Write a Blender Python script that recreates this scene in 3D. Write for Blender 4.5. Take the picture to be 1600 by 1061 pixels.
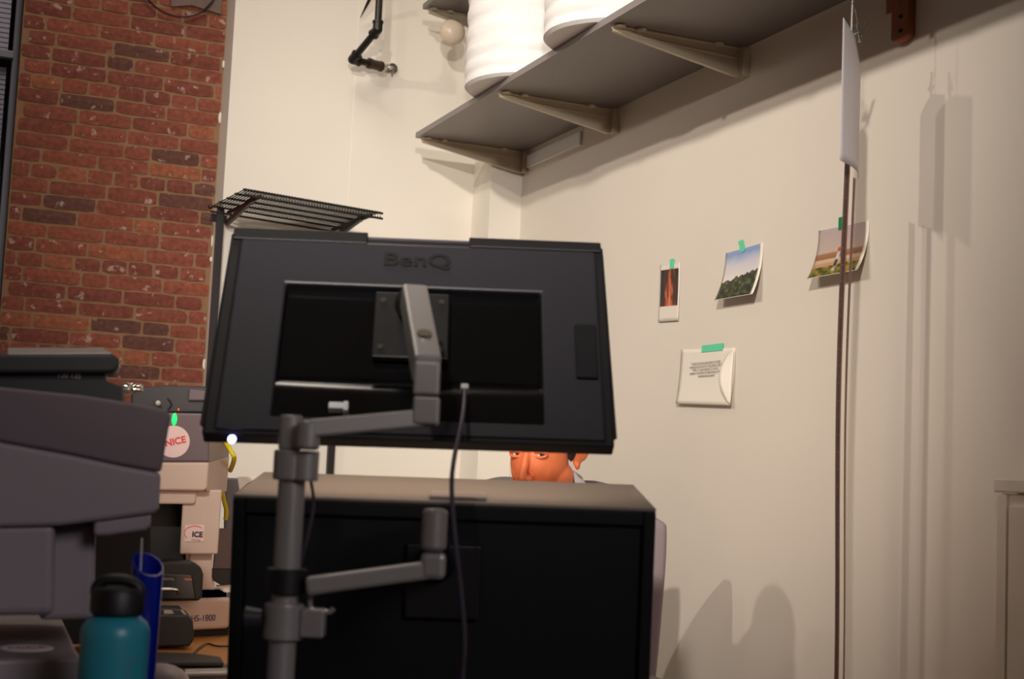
import bpy, bmesh, random
from math import *
from mathutils import Vector, Matrix, Euler, noise
random.seed(7)
scn = bpy.context.scene
COL = scn.collection
for o in list(bpy.data.objects): bpy.data.objects.remove(o)

# ------------------------------------------------------------------ camera
F = 2222.0; CX, CY = 800.0, 530.5
YAW, PITCH, ROLL = radians(22.9), radians(5.27), radians(2.55)
EYE = Vector((0, 0, 1.15))
fw = Vector((sin(YAW)*cos(PITCH), cos(YAW)*cos(PITCH), sin(PITCH)))
r0 = Vector((cos(YAW), -sin(YAW), 0)); u0 = r0.cross(fw)
RT = r0*cos(ROLL) + u0*sin(ROLL); UP = u0*cos(ROLL) - r0*sin(ROLL)
cam_d = bpy.data.cameras.new('camera'); cam = bpy.data.objects.new('camera', cam_d); COL.objects.link(cam)
cam.matrix_world = Matrix(((RT.x, UP.x, -fw.x, EYE.x), (RT.y, UP.y, -fw.y, EYE.y), (RT.z, UP.z, -fw.z, EYE.z), (0, 0, 0, 1)))
cam_d.sensor_width = 36.0; cam_d.lens = 36.0*F/1600.0; cam_d.clip_start = 0.05
cam_d.dof.use_dof = True; cam_d.dof.focus_distance = 3.9; cam_d.dof.aperture_fstop = 4.5
scn.camera = cam

# ------------------------------------------------------------------ world, lights, exposure
w = bpy.data.worlds.new('world'); scn.world = w; w.use_nodes = True
w.node_tree.nodes['Background'].inputs[0].default_value = (0.03, 0.035, 0.05, 1)
w.node_tree.nodes['Background'].inputs[1].default_value = 0.6
scn.view_settings.view_transform = 'Standard'; scn.view_settings.look = 'None'
scn.view_settings.exposure = 0.0; scn.view_settings.gamma = 1.0; scn.view_settings.use_curve_mapping = False

def area(name, loc, target, size, power, col, spread=180, sy=None):
    l = bpy.data.lights.new(name, 'AREA'); l.energy = power; l.color = col; l.size = size
    if sy: l.shape = 'RECTANGLE'; l.size_y = sy
    l.spread = radians(spread)
    o = bpy.data.objects.new(name, l); COL.objects.link(o); o.location = loc
    o.rotation_euler = (Vector(target)-Vector(loc)).to_track_quat('-Z', 'Y').to_euler(); return o
def spot(name, loc, target, power, col, ang, blend, rad):
    l = bpy.data.lights.new(name, 'SPOT'); l.energy = power; l.color = col; l.spot_size = radians(ang)
    l.spot_blend = blend; l.shadow_soft_size = rad
    o = bpy.data.objects.new(name, l); COL.objects.link(o); o.location = loc
    o.rotation_euler = (Vector(target)-Vector(loc)).to_track_quat('-Z', 'Y').to_euler(); return o
WARM = (1.0, 0.89, 0.77)
spot('track_spot_key', (-1.6, -1.5, 3.95), (2.15, 4.6, 1.5), 1150, (1.0, 0.92, 0.82), 32, 1.0, 0.10)
spot('track_spot_side', (-3.1, 2.2, 4.25), (2.15, 4.1, 2.0), 380, WARM, 43, 1.0, 0.06)
spot('track_spot_near', (-2.2, 3.5, 4.2), (2.15, 3.2, 2.45), 130, WARM, 40, 1.0, 0.08)
spot('track_spot_back', (-0.6, -1.5, 2.75), (1.65, 5.3, 2.0), 520, (1.0, 0.94, 0.86), 27, 1.0, 0.10)
spot('pipe_spot', (0.35, 3.45, 4.55), (1.25, 5.25, 2.65), 28, (1.0, 0.93, 0.84), 30, 1.0, 0.03)
area('ceiling_panel_back', (0.6, 3.8, 4.6), (0.9, 4.6, 0), 0.9, 28, WARM)
area('front_fill', (1.3, -2.2, 2.9), (-0.2, 2.0, 0.9), 1.2, 8, (1.0, 0.93, 0.98), spread=75)  # added soft fill for the foreground, not a ceiling fixture

# ------------------------------------------------------------------ picking points in the room by view ray and depth / plane
def ray(px, py): return fw + RT*((px-CX)/F) - UP*((py-CY)/F)
def atd(px, py, d): return EYE + ray(px, py)*d
def onx(px, py, X): r = ray(px, py); return EYE + r*(X/r.x)
def ony(px, py, Y): r = ray(px, py); return EYE + r*(Y/r.y)
def onz(px, py, Z): r = ray(px, py); return EYE + r*((Z-EYE.z)/r.z)

# ------------------------------------------------------------------ materials
def lin(c):
    return tuple(((v/255)/12.92 if v/255 <= 0.04045 else ((v/255+0.055)/1.055)**2.4) for v in c)
def mat(name, rgb, rough=0.5, metal=0.0, var=0.06, scale=30.0, bump=0.0, coat=0.0, trans=0.0, emit=None, es=0.0, ior=None, spec=None):
    m = bpy.data.materials.new(name); m.use_nodes = True; nt = m.node_tree; b = nt.nodes['Principled BSDF']
    c = lin(rgb)
    tc = nt.nodes.new('ShaderNodeTexCoord'); nz = nt.nodes.new('ShaderNodeTexNoise')
    nz.inputs['Scale'].default_value = scale; nz.inputs['Detail'].default_value = 5
    nt.links.new(tc.outputs['Object'], nz.inputs['Vector'])
    mx = nt.nodes.new('ShaderNodeMix'); mx.data_type = 'RGBA'
    mx.inputs[6].default_value = tuple(max(0, v*(1-var)) for v in c)+(1,)
    mx.inputs[7].default_value = tuple(min(1, v*(1+var)) for v in c)+(1,)
    nt.links.new(nz.outputs[0], mx.inputs[0]); nt.links.new(mx.outputs[2], b.inputs['Base Color'])
    b.inputs['Roughness'].default_value = rough; b.inputs['Metallic'].default_value = metal
    b.inputs['Coat Weight'].default_value = coat; b.inputs['Transmission Weight'].default_value = trans
    if spec is not None: b.inputs['Specular IOR Level'].default_value = spec
    if bump:
        bp = nt.nodes.new('ShaderNodeBump'); bp.inputs['Strength'].default_value = bump; bp.inputs['Distance'].default_value = 0.002
        nt.links.new(nz.outputs[0], bp.inputs['Height']); nt.links.new(bp.outputs[0], b.inputs['Normal'])
    if emit: b.inputs['Emission Color'].default_value = lin(emit)+(1,); b.inputs['Emission Strength'].default_value = es
    return m
M = {}
M['wall'] = mat('white_wall_paint', (226, 218, 206), 0.6, var=0.03, scale=3, bump=0.0)
M['wall2'] = mat('right_wall_paint', (226, 216, 204), 0.55, var=0.035, scale=2.2)
M['trim'] = mat('painted_wood_trim', (220, 210, 196), 0.5)
M['floor'] = mat('floor_boards', (96, 78, 62), 0.45, var=0.2, scale=6)
M['ceil'] = mat('ceiling_paint', (190, 180, 168), 0.9)
M['mortar'] = mat('mortar', (142, 108, 80), 0.95, var=0.25, scale=25, bump=0.6)
M['shelf'] = mat('grey_laminate', (112, 104, 102), 0.38, var=0.05, scale=40)
M['shelf_edge'] = mat('grey_edge_band', (134, 126, 124), 0.45)
M['bracket'] = mat('beige_grey_bracket_steel', (186, 172, 150), 0.4, 0.2)
M['white'] = mat('white_plastic', (244, 244, 246), 0.4)
M['foam'] = mat('white_packing_foam', (232, 228, 226), 0.75, var=0.02)
M['iron'] = mat('black_iron_pipe', (52, 48, 46), 0.35, 0.6)
M['fitting'] = mat('dark_brown_fitting', (70, 56, 46), 0.5, 0.4)
M['steel'] = mat('bright_steel', (190, 186, 178), 0.22, 0.95)
M['silver'] = mat('silver_painted_aluminium', (158, 154, 152), 0.38, 0.35, var=0.03)
M['black'] = mat('black_plastic', (17, 16, 19), 0.5, var=0.1)
M['blacksh'] = mat('black_shell_plastic', (46, 45, 51), 0.42, var=0.05)
M['blackgl'] = mat('black_glossy_plastic', (12, 12, 14), 0.2, var=0.05)
M['blackmt'] = mat('black_matte_hood', (20, 20, 24), 0.7, var=0.1, spec=0.3)
M['hoodtop'] = mat('reflecting_hood_top', (116, 108, 100), 0.6, var=0.06, scale=80)  # reflected light on the black hood's top, put into a lighter grey
M['hoodpatch'] = mat('hood_catch_plastic', (126, 118, 112), 0.5)
M['wire'] = mat('dark_epoxy_wire', (34, 30, 30), 0.4, 0.3)
M['maroon'] = mat('dark_red_brown_steel', (58, 30, 28), 0.5, 0.2)
M['cable'] = mat('dark_purple_grey_cable', (70, 62, 76), 0.5)
M['scan_dk'] = mat('scanner_dark_grey', (104, 88, 94), 0.5, var=0.04, scale=120)
M['scan_lt'] = mat('scanner_grey_plastic', (144, 133, 137), 0.5, var=0.04, scale=120)
M['scan_be'] = mat('scanner_beige_plastic', (206, 184, 172), 0.5, var=0.03, scale=120)
M['paper'] = mat('white_paper', (236, 228, 216), 0.6, var=0.01)
M['card'] = mat('grey_white_card', (214, 208, 212), 0.5, var=0.02)
M['wood'] = mat('desk_wood', (190, 130, 66), 0.4, var=0.35, scale=9)
M['deskdk'] = mat('dark_desk_top', (58, 40, 42), 0.4, var=0.1)
M['bracewood'] = mat('red_brown_wood', (150, 84, 52), 0.5, var=0.25, scale=14)
M['skin'] = mat('skin', (234, 126, 78), 0.5, var=0.08, scale=60)
M['skin'].node_tree.nodes['Principled BSDF'].inputs['Subsurface Weight'].default_value = 0.12
M['skin'].node_tree.nodes['Principled BSDF'].inputs['Subsurface Radius'].default_value = (0.02, 0.006, 0.003)
M['hair'] = mat('dark_hair', (30, 22, 18), 0.6, var=0.4, scale=300, bump=0.6)
M['eye'] = mat('eye_white', (226, 214, 204), 0.15)
M['iris'] = mat('dark_brown_iris', (24, 14, 10), 0.1)
M['jacket'] = mat('grey_jacket_cloth', (112, 104, 104), 0.85, var=0.15, scale=200, bump=0.4)
M['collar'] = mat('light_grey_collar_cloth', (208, 204, 210), 0.8, var=0.05, scale=200)
M['chair'] = mat('mauve_grey_chair_shell', (146, 128, 132), 0.5, var=0.05)
M['teal'] = mat('teal_powder_coat', (44, 142, 162), 0.35, var=0.06, scale=200)
M['blue'] = mat('blue_translucent_plastic', (12, 34, 160), 0.2, var=0.1, trans=0.25)
M['green'] = mat('mint_green_tape', (96, 214, 170), 0.45, var=0.06, scale=60)
M['greendk'] = mat('dark_green_tape', (8, 128, 84), 0.45, var=0.06)
M['ink'] = mat('black_ink', (128, 116, 108), 0.7)
M['inkblue'] = mat('dark_blue_ink', (50, 52, 110), 0.5)
M['inkred'] = mat('red_ink', (226, 50, 44), 0.5)
M['inkblk'] = mat('solid_black_ink', (16, 14, 20), 0.4)
M['pink'] = mat('pinkish_label', (236, 208, 208), 0.4)
M['ledgreen'] = mat('green_led', (20, 255, 90), 0.4, emit=(10, 255, 80), es=3.0)
M['ledblue'] = mat('blue_white_led', (200, 210, 255), 0.4, emit=(150, 160, 255), es=9.0)
M['ledorange'] = mat('orange_led', (255, 110, 30), 0.4, emit=(255, 110, 30), es=0.7)
M['orangemark'] = mat('orange_print', (236, 110, 50), 0.5)
M['greymark'] = mat('grey_print', (190, 186, 180), 0.5)
M['yellow'] = mat('yellow_cable', (214, 196, 20), 0.4)
M['screen'] = mat('monitor_screen', (20, 20, 22), 0.2, emit=(255, 222, 196), es=3.2)
M['blind'] = mat('grey_blind_slat', (128, 128, 142), 0.6)
M['blind2'] = mat('pale_grey_shade', (150, 148, 166), 0.6)
M['winframe'] = mat('grey_window_frame', (120, 120, 132), 0.5)
M['glass'] = mat('dark_window_glass', (14, 16, 24), 0.08)
M['cream'] = mat('cream_plastic', (228, 208, 184), 0.35)
M['boxgrey'] = mat('grey_carton', (120, 118, 124), 0.7)
M['lead'] = mat('grey_patch', (112, 92, 84), 0.8, var=0.3, scale=40)

# ------------------------------------------------------------------ mesh helpers
class B:
    def __init__(s): s.bm = bmesh.new()
    def box(s, c, size, R=None):
        r = bmesh.ops.create_cube(s.bm, size=1.0); vs = r['verts']
        bmesh.ops.scale(s.bm, vec=Vector(size), verts=vs)
        if R is not None: bmesh.ops.transform(s.bm, matrix=R.to_4x4(), verts=vs)
        bmesh.ops.translate(s.bm, vec=Vector(c), verts=vs); return s
    def bar(s, p0, p1, wd, ht, up=Vector((0, 0, 1))):
        p0, p1 = Vector(p0), Vector(p1); d = (p1-p0); L = d.length; d.normalize()
        x = d.cross(up).normalized(); z = x.cross(d)
        R = Matrix((x, d, z)).transposed()
        return s.box((p0+p1)/2, (wd, L, ht), R)
    def prism(s, pts, vec):
        vec = Vector(vec); a = [s.bm.verts.new(Vector(p)) for p in pts]; b = [s.bm.verts.new(Vector(p)+vec) for p in pts]
        s.bm.faces.new(a); s.bm.faces.new(b[::-1]); n = len(a)
        for i in range(n): s.bm.faces.new((a[i], b[i], b[(i+1) % n], a[(i+1) % n]))
        return s
    def cone(s, p0, p1, ra, rb=None, seg=24):
        rb = ra if rb is None else rb; p0, p1 = Vector(p0), Vector(p1); d = p1-p0
        r = bmesh.ops.create_cone(s.bm, cap_ends=True, segments=seg, radius1=ra, radius2=rb, depth=d.length)
        R = d.to_track_quat('Z', 'Y').to_matrix().to_4x4()
        bmesh.ops.transform(s.bm, matrix=Matrix.Translation((p0+p1)/2) @ R, verts=r['verts']); return s
    def tube(s, pts, r, seg=10, sub=0):
        pts = [Vector(p) for p in pts]
        if sub:
            if isinstance(r, (list, tuple)):
                r = [r[i]+(r[i+1]-r[i])*k/sub for i in range(len(r)-1) for k in range(sub)]+[r[-1]]
            q = []
            for i in range(len(pts)-1):
                p0 = pts[max(i-1, 0)]; p1 = pts[i]; p2 = pts[i+1]; p3 = pts[min(i+2, len(pts)-1)]
                for k in range(sub):
                    t = k/sub
                    q.append(0.5*((2*p1)+(p2-p0)*t+(2*p0-5*p1+4*p2-p3)*t*t+(3*p1-p0-3*p2+p3)*t**3))
            q.append(pts[-1]); pts = q
        rings = []; ref = Vector((0.31, 0.52, 0.8)).normalized()
        for i, p in enumerate(pts):
            d = (pts[min(i+1, len(pts)-1)]-pts[max(i-1, 0)]).normalized()
            x = d.cross(ref).normalized(); y = d.cross(x)
            rr = r[i] if isinstance(r, (list, tuple)) else r
            rings.append([s.bm.verts.new(p+(x*cos(2*pi*k/seg)+y*sin(2*pi*k/seg))*rr) for k in range(seg)])
        for a, b in zip(rings, rings[1:]):
            for k in range(seg): s.bm.faces.new((a[k], a[(k+1) % seg], b[(k+1) % seg], b[k]))
        s.bm.faces.new(rings[0][::-1]); s.bm.faces.new(rings[-1]); return s
    def lathe(s, prof, c, seg=48, R=None):
        c = Vector(c); rings = []
        for r, z in prof:
            ring = []
            for k in range(seg):
                v = Vector((max(r, 1e-5)*cos(2*pi*k/seg), max(r, 1e-5)*sin(2*pi*k/seg), z))
                if R is not None: v = R @ v
                ring.append(s.bm.verts.new(c+v))
            rings.append(ring)
        for a, b in zip(rings, rings[1:]):
            for k in range(seg): s.bm.faces.new((a[k], a[(k+1) % seg], b[(k+1) % seg], b[k]))
        s.bm.faces.new(rings[0][::-1]); s.bm.faces.new(rings[-1]); return s
    def ball(s, c, rad, R=None, sub=3):
        r = bmesh.ops.create_icosphere(s.bm, subdivisions=sub, radius=1.0)
        rad = (rad,)*3 if not hasattr(rad, '__len__') else rad
        bmesh.ops.scale(s.bm, vec=Vector(rad), verts=r['verts'])
        if R is not None: bmesh.ops.transform(s.bm, matrix=R.to_4x4(), verts=r['verts'])
        bmesh.ops.translate(s.bm, vec=Vector(c), verts=r['verts']); return s
    def grid(s, fn, nu, nv, uvs=(1, 1), thick=None):
        uvl = s.bm.loops.layers.uv.verify()
        V = [[s.bm.verts.new(fn(i/nu, j/nv)) for i in range(nu+1)] for j in range(nv+1)]
        for j in range(nv):
            for i in range(nu):
                f = s.bm.faces.new((V[j][i], V[j][i+1], V[j+1][i+1], V[j+1][i]))
                for l, (a, b) in zip(f.loops, ((i, j), (i+1, j), (i+1, j+1), (i, j+1))):
                    l[uvl].uv = (a/nu*uvs[0], b/nv*uvs[1])
        return s
WM = {}
def tagkind(o, kind): o['kind'] = kind; return o
def obj(name, b, m, parent=None, bevel=0.0, smooth=False, seg=2, local=False, solid=0.0, remesh=0.0, normals=True):
    bm = b.bm
    if normals: bmesh.ops.recalc_face_normals(bm, faces=bm.faces)
    if parent is None:
        xs = [v.co for v in bm.verts]
        c = Vector(((min(v.x for v in xs)+max(v.x for v in xs))/2, (min(v.y for v in xs)+max(v.y for v in xs))/2, min(v.z for v in xs)))
        W = Matrix.Translation(c)
    else: W = WM[parent.name]
    if not local or parent is None: bm.transform(W.inverted())
    me = bpy.data.meshes.new(name); bm.to_mesh(me); bm.free()
    o = bpy.data.objects.new(name, me); COL.objects.link(o)
    if parent is None: o.location = W.translation
    else: o.parent = parent
    WM[o.name] = W
    me.materials.append(M[m] if isinstance(m, str) else m)
    if smooth:
        for p in me.polygons: p.use_smooth = True
        if not remesh: me.set_sharp_from_angle(angle=radians(38)) if hasattr(me, 'set_sharp_from_angle') else None
    if remesh:
        md = o.modifiers.new('remesh', 'REMESH'); md.mode = 'VOXEL'; md.voxel_size = remesh; md.use_smooth_shade = True
        sm = o.modifiers.new('smooth', 'SMOOTH'); sm.factor = 0.5; sm.iterations = 6
    if solid: md = o.modifiers.new('solid', 'SOLIDIFY'); md.thickness = solid; md.offset = 0
    if bevel: md = o.modifiers.new('bevel', 'BEVEL'); md.width = bevel; md.segments = seg; md.limit_method = 'ANGLE'; md.angle_limit = radians(35)
    return o
def objs(name, bs, *a, **k):
    return [obj(name, b, *a, **k) for b in bs]
def tag(o, label, cat, group=None):
    o['label'] = label; o['category'] = cat
    if group: o['group'] = group
    return o
def thing(name, label, cat, loc=(0, 0, 0), group=None, W=None):
    o = bpy.data.objects.new(name, None); COL.objects.link(o); o.empty_display_size = 0.05
    W = Matrix.Translation(Vector(loc)) if W is None else W
    o.matrix_world = W; WM[o.name] = W
    return tag(o, label, cat, group)
def struct(name, b, m, parent=None, **k):
    o = obj(name, b, m, parent, **k)
    if parent is None: o['kind'] = 'structure'
    return o
def text(name, s, size, W, m, parent=None, ext=0.0003, bold=0.0, sx=1.0):
    cu = bpy.data.curves.new(name, 'FONT'); cu.body = s; cu.size = size; cu.extrude = ext; cu.offset = bold
    cu.align_x = 'CENTER'; cu.align_y = 'CENTER'
    t = bpy.data.objects.new('tmp', cu); COL.objects.link(t)
    bpy.context.view_layer.update()
    me = bpy.data.meshes.new_from_object(t.evaluated_get(bpy.context.evaluated_depsgraph_get()))
    bpy.data.objects.remove(t); bpy.data.curves.remove(cu)
    me.transform(WM[parent.name].inverted() @ W @ Matrix.Diagonal((sx, 1, 1, 1)))
    o = bpy.data.objects.new(name, me); COL.objects.link(o); o.parent = parent; WM[o.name] = WM[parent.name]
    me.materials.clear(); me.materials.append(M[m]); return o
def frameM(o, x, y):     # matrix with given origin, text-right x, text-up y
    x = Vector(x).normalized(); z = x.cross(Vector(y)).normalized(); y = z.cross(x)
    return Matrix.Translation(Vector(o)) @ Matrix((x, y, z)).transposed().to_4x4()
X_, Y_, Z_ = Vector((1, 0, 0)), Vector((0, 1, 0)), Vector((0, 0, 1))

# ------------------------------------------------------------------ the room
WX = 2.15; WY = 5.25; CZ = 4.7
struct('floor', B().box((-0.9, 1.2, -0.05), (6.6, 9.0, 0.1)), 'floor')
struct('ceiling', B().box((-0.9, 1.2, CZ+0.05), (6.6, 9.0, 0.1)), 'ceil')
struct('wall_right', B().box((WX+0.06, 1.2, CZ/2), (0.12, 9.0, CZ)), 'wall2')
struct('wall_left', B().box((-4.06, 1.2, CZ/2), (0.12, 9.0, CZ)), 'wall')
struct('wall_front', B().box((-0.9, -3.06, CZ/2), (6.6, 0.12, CZ)), 'wall')
# white back wall with the slightly raised panel, butting against the brick
xl = 1.024
b = B().box(((xl+WX)/2, WY+0.12, CZ/2), (WX-xl, 0.24, CZ)); wb = struct('wall_back', b, 'wall')
pxs = ony(551, 200, WY).x
struct('trim_1', B().box(((pxs+WX)/2, WY-0.001, CZ/2), (WX-pxs, 0.005, CZ)), 'wall')
# corner pilaster
px0 = ony(764.5, 330, 5.06).x
struct('wall_corner', B().box(((px0+WX)/2, 5.06+0.095, CZ/2), (WX-px0, 0.19, CZ)), 'wall')
# brick: every brick its own bevelled block in the one wall mesh, coloured one by one
BY = 5.40; bx0 = 0.283
def brick_wall(x0, x1, z0, z1, name):
    b = B(); bm = b.bm; cl = bm.loops.layers.float_color.new('tone')
    crs = 0.0548; z = z0; row = 0
    while z < z1-0.01:
        header = row % 6 == 3
        L = 0.1 if header else 0.197
        x = x0 - random.random()*L
        while x < x1:
            l = L*random.uniform(0.93, 1.07)
            if random.random() < 0.12 and not header: l *= 0.52
            a = max(x, x0)+0.0036; c = min(x+l, x1)-0.0036
            x += l
            if c-a < 0.018: continue
            h = crs-0.0075+random.uniform(-0.0015, 0.0015); zc = z+crs/2+random.uniform(-0.0012, 0.0012)
            nx = max(2, int((c-a)/0.028)); nz_ = 2; yf = BY-0.003-random.random()*0.003
            g = {}
            for i in range(nx+1):
                for k in range(nz_+1):
                    e = (i in (0, nx))+(k in (0, nz_)); jj = 0.0016
                    px = a+(c-a)*i/nx+random.uniform(-jj, jj); pz = zc-h/2+h*k/nz_+random.uniform(-jj, jj)
                    if e == 2: px += 0.003*(1 if i == 0 else -1); pz += 0.003*(1 if k == 0 else -1)
                    g[i, k] = bm.verts.new((px, yf+(0.002 if e else 0)+random.uniform(-0.0012, 0.0012), pz))
            t = random.random(); base = Vector((lin((140, 74, 54)))).lerp(Vector(lin((116, 58, 46))), t)
            r2 = random.random()
            if r2 < 0.12: base = Vector(lin((146, 82, 56)))
            elif r2 < 0.22: base = Vector(lin((96, 58, 48)))
            fs = [bm.faces.new((g[i, k], g[i+1, k], g[i+1, k+1], g[i, k+1])) for i in range(nx) for k in range(nz_)]
            ring = [g[i, 0] for i in range(nx+1)]+[g[nx, k] for k in range(1, nz_+1)]+[g[i, nz_] for i in range(nx-1, -1, -1)]+[g[0, k] for k in range(nz_-1, 0, -1)]
            back = [bm.verts.new((v.co.x, BY+0.01, v.co.z)) for v in ring]
            for i in range(len(ring)):
                j = (i+1) % len(ring); fs.append(bm.faces.new((ring[i], back[i], back[j], ring[j])))
            for f in fs:
                for lp in f.loops: lp[cl] = (base.x, base.y, base.z, 1)
        z += crs; row += 1
    m = bpy.data.materials.new('brick_faces'); m.use_nodes = True; nt = m.node_tree; bs = nt.nodes['Principled BSDF']
    at = nt.nodes.new('ShaderNodeAttribute'); at.attribute_name = 'tone'
    tc = nt.nodes.new('ShaderNodeTexCoord'); n1 = nt.nodes.new('ShaderNodeTexNoise'); n1.inputs['Scale'].default_value = 55; n1.inputs['Detail'].default_value = 8
    nt.links.new(tc.outputs['Object'], n1.inputs['Vector'])
    r1 = nt.nodes.new('ShaderNodeMapRange'); r1.inputs[3].default_value = 0.72; r1.inputs[4].default_value = 1.25; r1.inputs[1].default_value = 0.3; r1.inputs[2].default_value = 0.7
    nt.links.new(n1.outputs[0], r1.inputs[0])
    mu = nt.nodes.new('ShaderNodeVectorMath'); mu.operation = 'SCALE'
    nt.links.new(at.outputs['Color'], mu.inputs[0]); nt.links.new(r1.outputs[0], mu.inputs['Scale'])
    n2 = nt.nodes.new('ShaderNodeTexNoise'); n2.inputs['Scale'].default_value = 26; n2.inputs['Detail'].default_value = 3; n2.inputs['Roughness'].default_value = 0.6
    nt.links.new(tc.outputs['Object'], n2.inputs['Vector'])
    r2 = nt.nodes.new('ShaderNodeMapRange'); r2.inputs[1].default_value = 0.62; r2.inputs[2].default_value = 0.70; r2.inputs[4].default_value = 0.6
    nt.links.new(n2.outputs[0], r2.inputs[0])
    mx = nt.nodes.new('ShaderNodeMix'); mx.data_type = 'RGBA'; mx.inputs[7].default_value = (0.55, 0.42, 0.36, 1)
    nt.links.new(r2.outputs[0], mx.inputs[0]); nt.links.new(mu.outputs[0], mx.inputs[6]); nt.links.new(mx.outputs[2], bs.inputs['Base Color'])
    bs.inputs['Roughness'].default_value = 0.85
    bp = nt.nodes.new('ShaderNodeBump'); bp.inputs['Strength'].default_value = 0.5; bp.inputs['Distance'].default_value = 0.003
    nt.links.new(n1.outputs[0], bp.inputs['Height']); nt.links.new(bp.outputs[0], bs.inputs['Normal'])
    return b, m
bb, bm_ = brick_wall(bx0, xl, 0, CZ, 'bricks')
mo = B().box(((bx0+xl)/2, BY+0.12, CZ/2), (xl-bx0, 0.24, CZ)); wbr = struct('wall_back_left', mo, 'mortar')
obj('brick_face', bb, bm_, wbr, normals=False)
# rough paint dabs where the white paint meets the brick
b = B()
for z in (1.35, 1.5, 1.9, 1.97, 2.45, 2.66):
    b.ball((xl-0.003, BY-0.006, z), (random.uniform(0.003, 0.007), 0.002, random.uniform(0.01, 0.025)), sub=2)
obj('paint_edge', b, 'wall', wbr, smooth=True)
# wall beyond the window and window
struct('wall_back_far', B().box((-2.6, BY+0.12, CZ/2), (2.9, 0.24, CZ)), 'wall')
wn = thing('window_1', 'window', 'window', (-0.43, 5.6, 1.0)); del wn['label'], wn['category']; wn['kind'] = 'structure'
wx0, wx1 = -1.15, bx0
struct('wall_below_window', B().box(((wx0+wx1)/2, BY+0.14, 0.45), (wx1-wx0, 0.2, 0.9)), 'wall')
b = B()
for x in (wx0+0.025, wx1-0.012): b.box((x, 5.50, 2.8), (0.05 if x < 0 else 0.024, 0.07, 3.8))
b.box(((wx0+wx1)/2, 5.50, 0.93), (wx1-wx0, 0.07, 0.06)).box(((wx0+wx1)/2, 5.50, 4.67), (wx1-wx0, 0.07, 0.06))
obj('window_frame', b, 'winframe', wn, bevel=0.003)
zr = ony(15, 88, 5.47).z
obj('meeting_rail', B().box(((wx0+wx1)/2, 5.455, zr), (wx1-wx0-0.04, 0.035, 0.028)), 'winframe', wn, bevel=0.003)
obj('pane', B().box(((wx0+wx1)/2, 5.55, 2.8), (wx1-wx0, 0.006, 3.7)), 'glass', wn)
b = B()
z = 1.0
while z < zr-0.04:
    b.box(((wx0+wx1)/2-0.01, 5.485, z), (wx1-wx0-0.06, 0.028, 0.0012), Euler((radians(78), 0, 0)).to_matrix()); z += 0.0185
obj('blind', b, 'blind', wn)
b = B()
z = zr+0.03
while z < 4.6:
    b.box(((wx0+wx1)/2-0.01, 5.485, z), (wx1-wx0-0.06, 0.028, 0.0012), Euler((radians(80), 0, 0)).to_matrix()); z += 0.0185
obj('upper_blind', b, 'blind2', wn)

# ------------------------------------------------------------------ wall shelves on the right wall
def bracket(y, z, parent, sx=1.70, slug='bracket'):
    h = 0.085; t = 0.006
    b = B()
    b.prism([(WX-0.012, y-t/2, z-0.004), (WX-0.012, y-t/2, z-h), (WX-0.05, y-t/2, z-h+0.004), (sx+0.02, y-t/2, z-0.016), (sx+0.012, y-t/2, z-0.004)], (0, t, 0))
    b.box((WX-0.2, y, z-0.003), (0.40, 0.024, 0.005))
    d = Vector((sx+0.02, y, z-0.016)); e = Vector((WX-0.03, y, z-h)); b.bar(d, e, 0.014, 0.004)
    d = Vector((sx+0.10, y, z-0.022)); e = Vector((WX-0.03, y, z-0.03)); b.bar(d, e, 0.012, 0.006)
    o = obj(slug, b, 'bracket', parent, bevel=0.001)
    obj('upright', B().box((WX-0.012, y-0.014, z-0.043), (0.024, 0.026, 0.088)), 'bracket', o, bevel=0.002)
    objs('screw_pad', [B().cone((x, y-0.014, z-0.001), (x, y-0.014, z-0.008), 0.016, 0.013, 20) for x in (sx+0.035, sx+0.10, WX-0.10)], 'bracket', o, bevel=0.001); return o
SZ = 2.392; SX = 1.70
sh = thing('wall_shelf', 'long grey wall shelf carrying the white foam rolls on right wall', 'shelf', (WX, 3.2, SZ))
obj('board', B().box(((SX+WX-0.008)/2, (5.05+0.7)/2, SZ+0.010), (WX-SX-0.008, 4.35, 0.020)), 'shelf', sh, bevel=0.001)
obj('edge_band', B().box((SX-0.001, (5.05+0.7)/2, SZ+0.010), (0.002, 4.35, 0.0202)), 'shelf_edge', sh)
for y in (5.03, 4.265, 3.45, 2.6, 1.5): bracket(y, SZ, sh)
obj('pale_strip', B().box((WX-0.006, (5.00+4.53)/2, SZ-0.045), (0.008, 0.47, 0.05)), 'white', sh, bevel=0.001)  # thin pale strip below the board, between the first two brackets
SZ2 = 2.895
s2 = thing('wall_shelf', 'short upper grey shelf above the foam roll, mostly out of view', 'shelf', (WX, 4.6, SZ2))
obj('board', B().box(((SX+WX-0.008)/2, 4.81, SZ2+0.010), (WX-SX-0.008, 0.48, 0.020)), 'shelf', s2, bevel=0.001)
bracket(5.03, SZ2, s2); bracket(4.62, SZ2, s2)

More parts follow.
